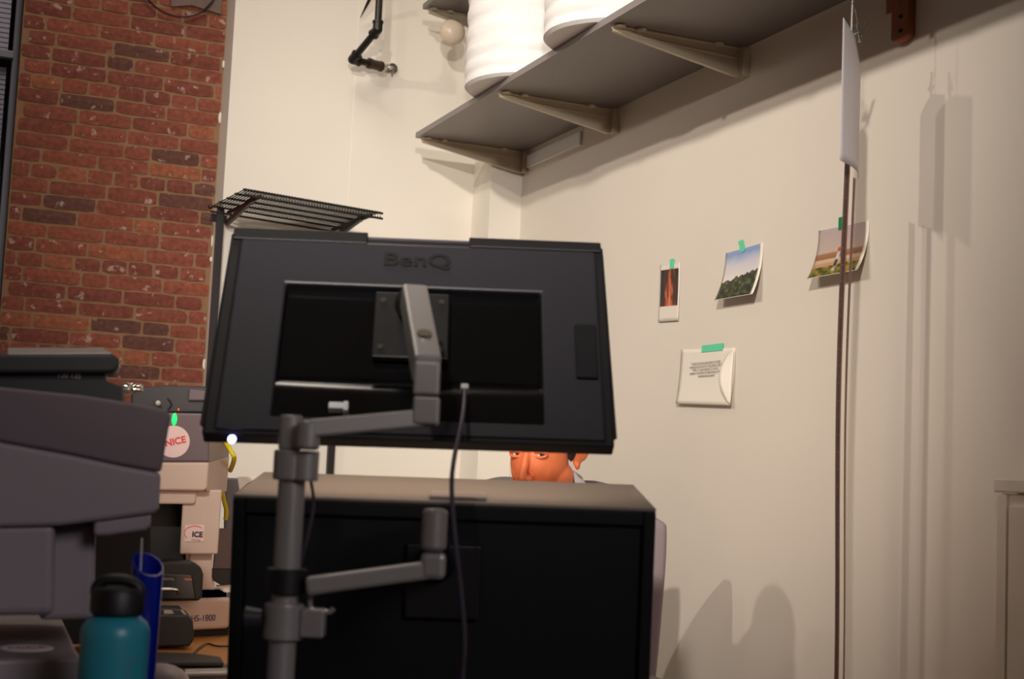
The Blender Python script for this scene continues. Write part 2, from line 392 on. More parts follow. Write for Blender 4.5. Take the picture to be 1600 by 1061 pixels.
def foam(y, label, h=0.62):
    prof = []; R = 0.215; n = 70
    prof.append((0.05, 0.0)); 
    for i in range(n+1):
        t = i/n; z = t*h
        r = R+0.0018*sin(t*2*pi*11+2*sin(t*9))+0.0008*sin(t*2*pi*27+1.3)
        e = min(z, h-z)
        if e < 0.010: r -= 0.010-sqrt(max(0, 0.010**2-(0.010-e)**2))
        prof.append((r, z))
    prof.append((0.05, h))
    b = B().lathe(prof, (1.835, y, SZ+0.0205), 64)
    for v in b.bm.verts:
        d = noise.noise(Vector((v.co.x*9, v.co.y*9, v.co.z*30)))*0.004
        v.co.x += d; v.co.y += d
    t = thing('foam_roll', label, 'roll', (1.835, y, SZ+0.0205), 'white foam rolls on the grey wall shelf')
    obj('foam_wrap', b, 'foam', t, smooth=True)
    obj('core', B().lathe([(0.05, 0.001), (0.05, h+0.004), (0.043, h+0.004), (0.043, 0.001)], (1.835, y, SZ+0.0205), 32), 'boxgrey', t, smooth=True)
foam(4.295, 'white packing foam roll nearer the back corner end of the grey shelf')
foam(3.655, 'white packing foam roll further from the corner, cut by top picture edge')

# round cream dome on the pilaster
c = ony(703, 53, 5.06)
t = thing('wall_dome', 'round cream dome fixture beside the foam roll under upper shelf', 'fixture', c)
Rm = Euler((radians(90), 0, 0)).to_matrix()
obj('base', B().lathe([(0.036, 0), (0.036, 0.012), (0.03, 0.014)], c, 32, Rm), 'cream', t, smooth=True)
obj('dome', B().ball(c+Vector((0, -0.03, 0)), (0.05, 0.035, 0.05)), 'cream', t, smooth=True)

# black iron pipe by the back wall
t = thing('iron_pipe', 'black iron pipe with two elbows hanging before the back wall', 'pipe', (1.5, 5.1, 2.6))
G = ony(590, 46, 5.02); Fp = ony(551, 93, 5.16); E1 = ony(577, 99, 5.18); E2 = ony(596, 104, 5.205); E3 = ony(613, 107, WY-0.007)
Gt = Vector((G.x, G.y, CZ-0.0))
objs('pipe', [B().cone(Gt, G, 0.0135), B().cone(G, Fp, 0.0135), B().cone(Fp, E1, 0.0135)], 'iron', t, smooth=True)
for p, d1, d2 in ((G, Z_, (Fp-G).normalized()), (Fp, (G-Fp).normalized(), (E1-Fp).normalized())):
    b = B(); b.ball(p, 0.0185).cone(p, p+d1*0.03, 0.0185).cone(p, p+d2*0.03, 0.0185)
    b.cone(p+d1*0.024, p+d1*0.032, 0.021).cone(p+d2*0.024, p+d2*0.032, 0.021)
    obj('elbow', b, 'iron', t, smooth=True)
dd = (E2-E1).normalized()
obj('coupling', B().cone(E1, E2, 0.0185).cone(E1-dd*0.003, E1+dd*0.008, 0.021).cone(E2-dd*0.008, E2, 0.0205), 'fitting', t, smooth=True)
b = B().cone(E2, E2.lerp(E3, 0.5), 0.011).cone(E2.lerp(E3, 0.5), E3, 0.014, 0.009).cone(E3+Vector((0, -0.012, 0)), E3+Vector((0.0, 0.0, -0.03)), 0.004)
b.cone(E3+Vector((0, -0.006, 0)), E3, 0.02)
obj('valve', b, 'steel', t, smooth=True)
# thin dark tapering rod beside it
a0 = ony(592, -30, 5.12); a1 = ony(563, 28, 5.22)
tag(obj('taper_rod', B().tube([a0, a0.lerp(a1, .6), a1], [0.010, 0.006, 0.0012], 8), 'wire', smooth=True), 'thin dark tapering rod left of the iron pipe top', 'rod')
# wire loop and grey patch on the brick
cc = ony(279, -34, BY-0.02); pts = [cc+Vector((0.148*cos(a), 0, 0.148*sin(a))) for a in [radians(k) for k in range(170, 371, 10)]]
tag(obj('wire_loop', B().tube(pts, 0.0035, 8, sub=2), 'wire', smooth=True), 'thin black wire loop hanging on the brick at the top', 'wire')
pa = [ony(x, y, BY-0.013) for x, y in ((265, -40), (352, -40), (345, 22), (332, 18), (300, 8), (268, 10))]
tag(obj('wall_plate', B().prism(pa, (0, 0.012, 0)), 'lead'), 'grey brown worn patch plate on the brick behind the wire loop', 'plate')

# ------------------------------------------------------------------ black wire shelf
q0 = Vector((0.985, 5.215, 2.072))
Wf = Matrix.Translation(q0) @ Euler((0, radians(2.2), radians(4.5))).to_matrix().to_4x4()
t = thing('wire_shelf', 'black wire wall shelf on two uprights beside the brick', 'shelf', W=Wf)
Lw, Dw = 0.50, 0.40
b = B()
n = 48
for i in range(n+1):
    x = Lw*i/n; b.tube([(x, -0.005, 0.004), (x, -Dw, 0.004), (x, -Dw-0.004, -0.018)], 0.0024, 5)
obj('deck_wires', b, 'wire', t, local=True)
b = B()
for y in (0, 0.10, 0.20, 0.30, Dw): b.tube([(-0.01, -y, 0), (Lw+0.01, -y, 0)], 0.0042, 6)
b.tube([(-0.01, -Dw-0.004, -0.02), (Lw+0.01, -Dw-0.004, -0.02)], 0.0042, 6)
b.tube([(-0.01, 0, -0.02), (Lw+0.01, 0, -0.02)], 0.0042, 6)
obj('support_rods', b, 'wire', t, local=True)
for x in (0.055, Lw-0.035):
    b = B(); b.bar((x, 0.0, -0.055), (x, -Dw+0.08, -0.008), 0.014, 0.02); b.bar((x, 0.0, -0.016), (x, -Dw, -0.014), 0.008, 0.014)
    obj('arm', b, 'maroon' if x < .2 else 'wire', t, local=True, bevel=0.001)
for q in (ony(339, 420, 5.225), ony(516, 722, 5.225)):
    obj('upright', B().box((q.x, 5.225, 1.46), (0.026, 0.02, 1.22)), 'wire', t, bevel=0.002)
obj('mounting_plate', B().box((0.025, 0.008, -0.04), (0.06, 0.008, 0.03)), 'wire', t, local=True, bevel=0.001)
obj('rod_end', B().ball((-0.012, 0, -0.003), 0.009), 'maroon', t, local=True, smooth=True)

# ------------------------------------------------------------------ wooden bracket top right
t = thing('wooden_bracket', 'brown wooden shelf bracket with two dark screws on right wall', 'bracket', (WX, 2.72, 2.22))
b = B(); y0, y1 = 2.694, 2.760; zb = 2.218
pts = []
for k in range(9):
    a = pi+pi*k/8; pts.append((WX-0.022, (y0+y1)/2+(y1-y0)/2*cos(a), zb+0.018+0.018*sin(a)))
pts += [(WX-0.022, y1, 2.62), (WX-0.022, y0, 2.62)]
b.prism(pts, (0.022, 0, 0)); obj('back_plate', b, 'bracewood', t, bevel=0.003)
b = B(); pts = [(WX-0.022, 0, 2.30)]
for k in range(9):
    a = radians(90*k/8); pts.append((WX-0.022-0.26*(1-cos(a)), 0, 2.30+0.26*sin(a)))
pts += [(WX-0.282, 0, 2.60), (WX-0.022, 0, 2.60)]
b.prism([Vector(p)+Vector((0, 2.728, 0)) for p in pts], (0, 0.05, 0)); obj('brace', b, 'bracewood', t, bevel=0.003)
objs('screw', [B().cone((WX-0.022, 2.722, z), (WX-0.026, 2.722, z), 0.005) for z in (2.245, 2.28)], 'inkblk', t)

# ------------------------------------------------------------------ white cupboard at the right edge
c0 = onx(1561, 748, 2.10); zt = c0.z
t = thing('cupboard', 'off-white low cupboard against right wall at picture edge', 'cupboard', (2.10, c0.y-0.3, 0))
obj('body', B().box((2.121, c0.y-0.31, (zt-0.03)/2), (0.05, 0.60, zt-0.03)), 'trim', t, bevel=0.002)
obj('top', B().box((2.117, c0.y-0.31, zt-0.014), (0.062, 0.622, 0.028)), 'trim', t, bevel=0.003)
obj('frame', B().box((2.093, c0.y-0.022, (zt-0.03)/2), (0.010, 0.026, zt-0.034)), 'trim', t, bevel=0.001)
d = obj('door', B().box((2.092, c0.y-0.31, (zt-0.05)/2), (0.008, 0.535, zt-0.06)), 'trim', t, bevel=0.001)
obj('knob', B().cone((2.088, c0.y-0.54, 0.9), (2.066, c0.y-0.54, 0.9), 0.008, 0.014), 'steel', d, smooth=True)

# ------------------------------------------------------------------ prints taped to the right wall
def ramp_mat(name, build):
    m = bpy.data.materials.new(name); m.use_nodes = True; nt = m.node_tree
    build(nt, nt.nodes['Principled BSDF']); nt.nodes['Principled BSDF'].inputs['Roughness'].default_value = 0.3; return m
def mk(nt, typ, **inp):
    n = nt.nodes.new('ShaderNode'+typ)
    for k, v in inp.items(): n.inputs[k].default_value = v
    return n
def uvparts(nt):
    tc = mk(nt, 'TexCoord'); sp = mk(nt, 'SeparateXYZ'); nt.links.new(tc.outputs['UV'], sp.inputs[0]); return tc, sp
def ramp(nt, fac, stops):
    r = nt.nodes.new('ShaderNodeValToRGB'); e = r.color_ramp.elements
    while len(e) > 1: e.remove(e[0])
    e[0].position = stops[0][0]; e[0].color = lin(stops[0][1])+(1,)
    for p, c in stops[1:]: x = e.new(p); x.color = lin(c)+(1,)
    nt.links.new(fac, r.inputs[0]); return r
def math_(nt, op, a, b):
    n = nt.nodes.new('ShaderNodeMath'); n.operation = op
    for i, v in enumerate((a, b)):
        if isinstance(v, (int, float)): n.inputs[i].default_value = v
        else: nt.links.new(v, n.inputs[i])
    return n.outputs[0]
def border_mix(nt, bs, col, sp, l, r, b, t_, paper=(232, 222, 210)):
    u, v = sp.outputs[0], sp.outputs[1]
    inside = math_(nt, 'MULTIPLY', math_(nt, 'MULTIPLY', math_(nt, 'GREATER_THAN', u, l), math_(nt, 'LESS_THAN', u, 1-r)), math_(nt, 'MULTIPLY', math_(nt, 'GREATER_THAN', v, b), math_(nt, 'LESS_THAN', v, 1-t_)))
    mx = mk(nt, 'Mix'); mx.data_type = 'RGBA'; mx.inputs[6].default_value = lin(paper)+(1,)
    nt.links.new(inside, mx.inputs[0]); nt.links.new(col, mx.inputs[7]); nt.links.new(mx.outputs[2], bs.inputs['Base Color'])
def pic1(nt, bs):
    tc, sp = uvparts(nt); n = mk(nt, 'TexNoise', Scale=3.2, Detail=4.0); mp = mk(nt, 'Mapping'); mp.inputs['Scale'].default_value = (2.0, 1.0, 1)
    nt.links.new(tc.outputs['UV'], mp.inputs[0]); nt.links.new(mp.outputs[0], n.inputs['Vector'])
    u = math_(nt, 'SUBTRACT', 1.0, math_(nt, 'MULTIPLY', math_(nt, 'ABSOLUTE', math_(nt, 'SUBTRACT', sp.outputs[0], 0.52), 0), 2.1))
    f = math_(nt, 'ADD', math_(nt, 'MULTIPLY', n.outputs[0], 0.7), math_(nt, 'MULTIPLY', u, 0.35))
    f = math_(nt, 'SUBTRACT', f, math_(nt, 'MULTIPLY', sp.outputs[1], 0.18))
    r = ramp(nt, f, [(0.3, (22, 20, 26)), (0.46, (80, 36, 22)), (0.56, (190, 84, 40)), (0.68, (214, 130, 90)), (0.8, (230, 180, 150))])
    border_mix(nt, bs, r.outputs[0], sp, 0.05, 0.06, 0.26, 0.10)
def pic2(nt, bs):
    tc, sp = uvparts(nt); n = mk(nt, 'TexNoise', Scale=9.0, Detail=6.0); nt.links.new(tc.outputs['UV'], n.inputs['Vector'])
    n2 = mk(nt, 'TexNoise', Scale=3.0, Detail=3.0); nt.links.new(tc.outputs['UV'], n2.inputs['Vector'])
    sky = ramp(nt, math_(nt, 'ADD', sp.outputs[1], math_(nt, 'MULTIPLY', n2.outputs[0], 0.2)), [(0.5, (226, 214, 208)), (0.8, (206, 204, 214)), (0.95, (160, 176, 210)), (1.1, (140, 160, 204))])
    tree = ramp(nt, n.outputs[0], [(0.35, (18, 22, 18)), (0.5, (44, 52, 30)), (0.65, (90, 104, 52))])
    hz = math_(nt, 'ADD', math_(nt, 'ADD', 0.36, math_(nt, 'MULTIPLY', sp.outputs[0], 0.16)), math_(nt, 'MULTIPLY', math_(nt, 'SUBTRACT', n.outputs[0], 0.5), 0.22))
    mx = mk(nt, 'Mix'); mx.data_type = 'RGBA'; nt.links.new(math_(nt, 'LESS_THAN', sp.outputs[1], hz), mx.inputs[0])
    nt.links.new(sky.outputs[0], mx.inputs[6]); nt.links.new(tree.outputs[0], mx.inputs[7])
    border_mix(nt, bs, mx.outputs[2], sp, 0.02, 0.07, 0.012, 0.02)
def pic3(nt, bs):
    tc, sp = uvparts(nt); n = mk(nt, 'TexNoise', Scale=10.0, Detail=5.0); nt.links.new(tc.outputs['UV'], n.inputs['Vector'])
    n2 = mk(nt, 'TexNoise', Scale=7.0, Detail=3.0); nt.links.new(tc.outputs['UV'], n2.inputs['Vector'])
    v = math_(nt, 'SUBTRACT', sp.outputs[1], math_(nt, 'MULTIPLY', sp.outputs[0], 0.02))
    sky = ramp(nt, v, [(0.0, (190, 140, 90)), (0.27, (196, 152, 120)), (0.30, (212, 180, 160)), (0.35, (206, 172, 140)), (0.37, (150, 104, 66)), (0.47, (164, 122, 84)), (0.50, (196, 174, 164)), (1.0, (190, 172, 172))])
    gr = ramp(nt, n2.outputs[0], [(0.32, (36, 34, 26)), (0.45, (88, 92, 36)), (0.55, (140, 128, 50)), (0.68, (196, 130, 70))])
    hz = math_(nt, 'ADD', 0.20, math_(nt, 'MULTIPLY', math_(nt, 'SUBTRACT', n.outputs[0], 0.5), 0.14))
    mx = mk(nt, 'Mix'); mx.data_type = 'RGBA'; nt.links.new(math_(nt, 'LESS_THAN', v, hz), mx.inputs[0])
    nt.links.new(sky.outputs[0], mx.inputs[6]); nt.links.new(gr.outputs[0], mx.inputs[7])
    # small standing figure of the print
    fu = math_(nt, 'ABSOLUTE', math_(nt, 'SUBTRACT', sp.outputs[0], 0.47), 0)
    fg = math_(nt, 'MULTIPLY', math_(nt, 'LESS_THAN', fu, 0.030), math_(nt, 'MULTIPLY', math_(nt, 'GREATER_THAN', v, 0.08), math_(nt, 'LESS_THAN', v, 0.56)))
    fc = ramp(nt, v, [(0.08, (214, 206, 196)), (0.2, (60, 62, 64)), (0.3, (76, 78, 84)), (0.34, (210, 206, 200)), (0.46, (196, 190, 186)), (0.49, (190, 84, 48))])
    m2 = mk(nt, 'Mix'); m2.data_type = 'RGBA'; nt.links.new(fg, m2.inputs[0]); nt.links.new(mx.outputs[2], m2.inputs[6]); nt.links.new(fc.outputs[0], m2.inputs[7])
    border_mix(nt, bs, m2.outputs[2], sp, 0.015, 0.06, 0.012, 0.015)
def sheet(name, label, cat, TL, TR, BL, BR, m, curl, tape, tapemat, edge=0.0):
    P = [onx(q[0], q[1], WX-0.002) for q in (TL, TR, BL, BR)]
    def fn(u, v):
        top = P[0].lerp(P[1], u); bot = P[2].lerp(P[3], u); p = bot.lerp(top, v)
        return p - X_*(curl*(1-v)**2.2 + edge*u**6)
    t = thing(name, label, cat, (P[2]+P[3])/2, 'prints and papers taped to the right wall')
    s_ = obj('sheet', B().grid(fn, 14, 14), m, t, smooth=True, solid=0.0006, normals=False)
    tp = [onx(q[0], q[1], WX-0.0035) for q in tape]
    obj('tape', B().prism(tp, (-0.0006, 0, 0)), tapemat, t)
    return t, P
def wp(x, y, off=0): return onx(x, y, WX-off)
sheet('photo_print', 'small upright instant photo with dark fiery picture, mint tape on top', 'photo print', (1031.5, 414), (1062.5, 409.5), (1030, 503), (1061, 501), ramp_mat('fiery_picture', pic1), 0.004, ((1047, 405), (1053.5, 404), (1053, 419), (1046.5, 420)), 'green')
sheet('photo_print', 'curled landscape print of blue sky over dark trees, mint tape on top', 'photo print', (1134, 395), (1192.5, 378), (1131, 471), (1191.5, 461), ramp_mat('sky_and_trees_picture', pic2), 0.032, ((1153.5, 377.5), (1161, 374), (1164.5, 391), (1158, 395.5)), 'green')
sheet('photo_print', 'curled print of a figure in an autumn field behind the film strips', 'photo print', (1279, 360), (1358, 344), (1279, 438), (1358.5, 424), ramp_mat('autumn_field_picture', pic3), 0.036, ((1310.5, 340), (1320, 338), (1319.5, 358), (1310, 359.5)), 'greendk')
t, P = sheet('note_sheet', 'white printed note sheet with five text lines under mint tape', 'paper', (1064, 546), (1149, 543.5), (1061, 631), (1146, 634), M['paper'], 0.012, ((1097, 540), (1130.5, 536), (1129, 547.5), (1096, 550.5)), 'green')
up = (P[0]-P[2]).normalized(); rt = -Y_
lines = ['"Looking for the shared space between the straight', 'repeating and the heavens. To take photos means to', 'breathe - it is a quiet emptiness. I try to see its', 'emptiness as the product of a single moment, as told it', 'one decisive instant, captured."']
for i, s_ in enumerate(lines):
    p = onx((1102, 1102.5, 1101.5, 1102, 1103.5)[i], 566.3+i*5.1, WX-0.008); w_ = (52, 57, 50, 58, 31)[i]
    text('printed_line', s_, 0.0105, frameM(p, -Y_+Z_*0.0, Z_), 'ink', t, ext=0.0001, sx=(w_/58)*0.212/(0.0105*0.47*len(s_))*1.0)
# folded right edge of the note
f0, f1, f2 = onx(1141, 552, WX-0.004), onx(1149.5, 545, WX-0.003), onx(1144, 633, WX-0.010)
def foldfn(u, v):
    top = f0.lerp(f1, u); bot = (f2+Vector((0, 0.004, 0))).lerp(f2, u); p = bot.lerp(top, v)
    return p-X_*(0.006+0.022*sin(pi*v)*(1-u)) + Y_*(0.020*sin(pi*v)*(1-u))
obj('folded_edge', B().grid(foldfn, 4, 12), 'paper', t, smooth=True, solid=0.0005, normals=False)

# ------------------------------------------------------------------ film strips hanging from a leader card
ct = atd(1333, 22, 3.16)
t = thing('film_strips', 'two long film negatives hanging from a clipped white leader card', 'film', Vector((1.93, 2.62, 0.2)), None)
ca, cb = Vector((1.846, 2.562, 0)), Vector((1.964, 2.654, 0))
def zc(px, py, d): return atd(px, py, d).z
def cardfn(u, v):
    p = ca.lerp(cb, u); zt_ = 2.185-0.03*u-0.06*max(0, u-0.55)**1.3*2.2; zb_ = 1.862-0.012*u
    q = Vector((p.x, p.y, zb_+(zt_-zb_)*v)); sw = 0.012*sin(pi*u)*(1.2-v)
    q += Vector((-0.02*u*v*0, 0, 0)) + Vector((0.8, -0.6, 0))*sw + Vector((-0.75, 0.65, 0))*0.0*v; return q
obj('leader_card', B().grid(cardfn, 12, 16), 'card', t, smooth=True, solid=0.0008, normals=False)
def film_mat():
    m = bpy.data.materials.new('colour_negative_film'); m.use_nodes = True; nt = m.node_tree; bs = nt.nodes['Principled BSDF']
    tc, sp = uvparts(nt); u, v = sp.outputs[0], sp.outputs[1]
    au = math_(nt, 'ABSOLUTE', math_(nt, 'SUBTRACT', u, 0.5), 0)
    edge = math_(nt, 'MULTIPLY', math_(nt, 'GREATER_THAN', au, 0.37), math_(nt, 'LESS_THAN', au, 0.46))
    hole = math_(nt, 'MULTIPLY', edge, math_(nt, 'LESS_THAN', math_(nt, 'FRACT', math_(nt, 'MULTIPLY', v, 1/0.00475), 0), 0.45))
    fr = math_(nt, 'MULTIPLY', math_(nt, 'LESS_THAN', au, 0.34), math_(nt, 'LESS_THAN', math_(nt, 'FRACT', math_(nt, 'MULTIPLY', v, 1/0.038), 0), 0.95))
    nz = mk(nt, 'TexNoise', Scale=16.0, Detail=3.0); nt.links.new(tc.outputs['UV'], nz.inputs['Vector'])
    img = ramp(nt, nz.outputs[0], [(0.3, (34, 24, 34)), (0.5, (64, 40, 46)), (0.68, (122, 76, 62))])
    mx = mk(nt, 'Mix'); mx.data_type = 'RGBA'; mx.inputs[6].default_value = lin((150, 74, 44))+(1,); nt.links.new(fr, mx.inputs[0]); nt.links.new(img.outputs[0], mx.inputs[7])
    m2 = mk(nt, 'Mix'); m2.data_type = 'RGBA'; m2.inputs[7].default_value = lin((196, 168, 142))+(1,); nt.links.new(hole, m2.inputs[0]); nt.links.new(mx.outputs[2], m2.inputs[6])
    nt.links.new(m2.outputs[2], bs.inputs['Base Color']); bs.inputs['Roughness'].default_value = 0.4; return m
FM = film_mat()
def strip(pa, pb, wd, ang, z0, z1):
    L = z1-z0
    def fn(u, v):
        a = ang+0.04*sin(v*5)
        d = Vector((cos(a), sin(a), 0)); c = Vector((pa[0], pa[1], 0)).lerp(Vector((pb[0], pb[1], 0)), v)
        c += Vector((0.006*sin(v*7), 0, 0))
        n = Vector((-d.y, d.x, 0)); return Vector((c.x, c.y, z0+L*v))+d*wd*(u-0.5)+n*0.0025*cos((u-0.5)*pi)
    b = B(); b.grid(fn, 6, 60, (1, L)); return obj('film_strip', b, FM, t, smooth=True, solid=0.0003, normals=False)
s1t = atd(1321, 300, 3.19); s2t = atd(1332.5, 300, 3.28)
s1b = Vector((s1t.x, s1t.y, 0.3)); s2b = Vector((s2t.x, s2t.y, 0.3))
kz = (1.875-0.35)/(s1t.z-s1b.z)
def ext(a, b_, z): k = (z-a.z)/(b_.z-a.z); return a.lerp(b_, k)
e0, e1 = ext(s1t, s1b, 0.35), ext(s1t, s1b, 1.90); strip((e0.x, e0.y), (e1.x, e1.y), 0.035, radians(36), 0.35, 1.875)
e0, e1 = ext(s2t, s2b, 0.35), ext(s2t, s2b, 1.88); strip((e0.x, e0.y), (e1.x, e1.y), 0.035, radians(47), 0.35, 1.86)
cl = atd(1341, 52, 3.24)
b = B(); b.bar(cl+Vector((-0.006, 0, 0.022)), cl+Vector((0.004, 0, -0.02)), 0.008, 0.006).bar(cl+Vector((0.022, 0, 0.03)), cl+Vector((0.006, 0, -0.006)), 0.008, 0.003).cone(cl+Vector((-.004, -.01, 0.004)), cl+Vector((-.004, .01, 0.004)), 0.005)
obj('clip', b, 'steel', t, bevel=0.0008)
hk = atd(1337, 40, 3.22)
obj('hook_wire', B().tube([cl+Vector((0, 0, 0.015)), hk+Vector((0.001, 0, 0.03)), hk+Vector((-0.012, 0, 0.055)), hk+Vector((-0.010, 0, 0.09)), (hk.x-0.010, hk.y, CZ)], 0.0014, 6, sub=4), 'steel', t, smooth=True)

# ------------------------------------------------------------------ desks
DZ = 0.745
def desk(name, label, x0, x1, y0, y1, m, legs='blacksh'):
    t = thing(name, label, 'desk', ((x0+x1)/2, (y0+y1)/2, 0))
    obj('desktop', B().box(((x0+x1)/2, (y0+y1)/2, DZ-0.015), (x1-x0, y1-y0, 0.03)), m, t, bevel=0.003)
    for x in (x0+0.05, x1-0.05):
        for y in (y0+0.05, y1-0.05): obj('leg', B().box((x, y, (DZ-0.03)/2), (0.045, 0.045, DZ-0.03)), legs, t, bevel=0.003)
    return t
ye = onz(320, 1036, DZ).y
desk('desk', 'light wooden desk with the far scanner standing on it', -0.3, 1.08, ye, ye+1.2, 'wood')
desk('desk', 'dark desk at bottom left edge under the near scanner and bottle', -0.6, 1.45, 1.45, ye-0.02, 'deskdk')

# ------------------------------------------------------------------ upper monitor
def rotm(a, t, r): return Matrix.Rotation(a, 4, 'Z') @ Matrix.Rotation(t, 4, 'X') @ Matrix.Rotation(r, 4, 'Y')
Wu = Matrix.Translation((0.777, 2.2625, 1.368)) @ rotm(-0.3512, -0.5603, -0.0161)
t = thing('monitor', 'upper black monitor seen from behind, tilted on the silver arm', 'monitor', W=Wu)
HW, HH = 0.330, 0.2246
# local: x right, z up, +y away from the camera (screen side)
def ringsolid(b, o, i, y0, y1):
    (ox0, ox1, oz0, oz1), (ix0, ix1, iz0, iz1) = o, i; bm = b.bm
    L = []
    for y in (y0, y1):
        for (a0, a1, c0, c1) in (o, i): L.append([bm.verts.new(p) for p in ((a0, y, c0), (a1, y, c0), (a1, y, c1), (a0, y, c1))])
    of, inf, ob, ib = L
    for k in range(4):
        n = (k+1) % 4
        bm.faces.new((of[k], of[n], inf[n], inf[k])); bm.faces.new((ob[k], ib[k], ib[n], ob[n]))
        bm.faces.new((of[k], ob[k], ob[n], of[n])); bm.faces.new((inf[k], inf[n], ib[n], ib[k]))
    return b
def ring(b, x0, x1, z0, z1, fx0, fx1, fz0, fz1, y0, y1):
    yc, dy = (y0+y1)/2, y1-y0
    b.box(((x0+fx0)/2, yc, (z0+z1)/2), (fx0-x0, dy, z1-z0)); b.box(((x1+fx1)/2, yc, (z0+z1)/2), (x1-fx1, dy, z1-z0))
    b.box(((fx0+fx1)/2, yc, (z0+fz0)/2), (fx1-fx0, dy, fz0-z0)); b.box(((fx0+fx1)/2, yc, (z1+fz1)/2), (fx1-fx0, dy, z1-fz1))
    return b
ZB = -HH+0.020
b = B(); ringsolid(b, (-HW, HW, ZB, HH-0.006), (-HW+0.020, HW-0.015, ZB+0.008, HH-0.020), 0.004, 0.032)
obj('bezel', b, 'black', t, local=True, bevel=0.003)
b = B(); ringsolid(b, (-0.3105, 0.3155, ZB+0.0075, 0.2055), (-0.224, 0.216, -0.170, 0.106), 0.0, 0.030)
shell = obj('back_shell', b, 'blacksh', t, local=True, bevel=0.004)
# recessed panel with its curved glossy lower lip
def recfn(u, v):
    x = -0.224+0.44*u; z = -0.174+0.28*v
    y = 0.020
    if v < 0.34: y = 0.006
    if 0.20 < v < 0.34: y = 0.006+0.016*(1-cos((v-0.2)/0.14*pi/2))
    if v < 0.34: y += 0.004-0.006*(2*u-1)**2*min(1, (0.34-v)/0.05)
    return Vector((x, y, z))
b = B(); nb = 60
b.grid(recfn, 20, nb); obj('recessed_panel', b, 'blackgl', t, local=True, smooth=True, normals=False)
obj('screen', B().box((0, 0.034, 0.008), (2*HW-0.03, 0.004, 2*HH-0.06)), 'screen', t, local=True)
# hood: sides and top on the screen side, with the two top blocks wrapping over
for s in (-1, 1): obj('hood_side', B().prism([(s*(HW+0.001)-0.003, 0.03, HH), (s*(HW+0.001)-0.003, 0.09, HH-0.01), (s*(HW+0.001)-0.003, 0.034, ZB+0.03), (s*(HW+0.001)-0.003, 0.0, ZB+0.012)], (0.006, 0, 0)), 'blackmt', t, local=True)
obj('hood_roof', B().box((0, 0.06, HH-0.002), (2*HW, 0.07, 0.005)), 'blackmt', t, local=True)
objs('hood_clamp', [B().box((-0.208, 0.012, HH-0.009), (0.236, 0.026, 0.026)), B().box((0.208, 0.012, HH-0.009), (0.236, 0.026, 0.022))], 'black', t, local=True, bevel=0.002)
b = B(); b.cone((-0.095, 0.012, HH-0.004), (0.1, 0.012, HH-0.004), 0.006)
obj('hood_rail', b, 'cable', t, local=True, smooth=True)
text('brand_letters', 'BenQ', 0.040, Wu @ frameM((-0.001, -0.0012, 0.166), X_, Z_), 'black', t, ext=0.0012, bold=0.0008, sx=1.28)
vm = obj('mount_plate', B().box((-0.006, 0.006, 0.025), (0.128, 0.012, 0.140)), 'black', t, local=True, bevel=0.003)
objs('screw', [B().cone((x, 0.0, z), (x, -0.003, z), 0.005) for x in (-0.056, 0.044) for z in (-0.025, 0.075)], 'steel', vm, local=True)
obj('side_cover', B().box((0.290, -0.004, -0.022), (0.036, 0.008, 0.112)), 'blackmt', t, local=True, bevel=0.002)
b = B().box((-0.118, 0.0, -0.150), (0.030, 0.016, 0.012)); b.box((-0.105, 0.0, -0.151), (0.008, 0.018, 0.018))
obj('white_plug', b, 'white', t, local=True, bevel=0.002)
obj('port_plug', B().box((0.086, 0.0, -0.105), (0.013, 0.02, 0.010)), 'greymark', t, local=True, bevel=0.002)
obj('power_light', B().ball((-0.281, 0.004, ZB-0.010), (0.0065, 0.004, 0.0075)), 'ledblue', t, local=True, smooth=True)

# ------------------------------------------------------------------ lower monitor with deep hood
Wl = Matrix.Translation((0.8067, 2.1542, 1.0963)) @ rotm(-0.3732, 0.1064, -0.0099)
t = thing('monitor', 'lower black monitor with deep light-catching hood, in front of the man', 'monitor', W=Wl)
LW, LD, LH = 0.340, 0.331, 0.345
pts = [(-LW, 0.0, 0), (LW, 0.0, 0), (LW, LD, 0), (-LW, LD, 0)]
tp = obj('hood_top', B().prism(pts, (0, 0, -0.006)), 'hoodtop', t, local=True, bevel=0.002)
obj('hood_catch', B().box((0.02, 0.055, 0.003), (0.092, 0.078, 0.006)), 'hoodpatch', tp, local=True, bevel=0.001)
for s in (-1, 1): obj('hood_side', B().prism([(s*(LW-0.003)-0.003, 0.012, -0.006), (s*(LW-0.003)-0.003, LD, -0.006), (s*(LW-0.003)-0.003, 0.12, -LH+0.01), (s*(LW-0.003)-0.003, 0.012, -LH+0.01)], (0.006, 0, 0)), 'blackmt', t, local=True)
b = B(); ring(b, -LW, LW, -LH, -0.006, -LW+0.02, LW-0.02, -LH+0.02, -0.030, 0.0, 0.04)
obj('bezel', b, 'blackmt', t, local=True, bevel=0.003)
obj('back_shell', B().box((0, 0.024, -LH/2-0.005), (2*LW-0.04, 0.030, LH-0.05)), 'blackmt', t, local=True, bevel=0.004)
obj('screen', B().box((0, 0.045, -LH/2), (2*LW-0.04, 0.004, LH-0.05)), 'screen', t, local=True)
obj('mount_plate', B().box((0.0, 0.004, -0.13), (0.12, 0.012, 0.12)), 'black', t, local=True, bevel=0.003)

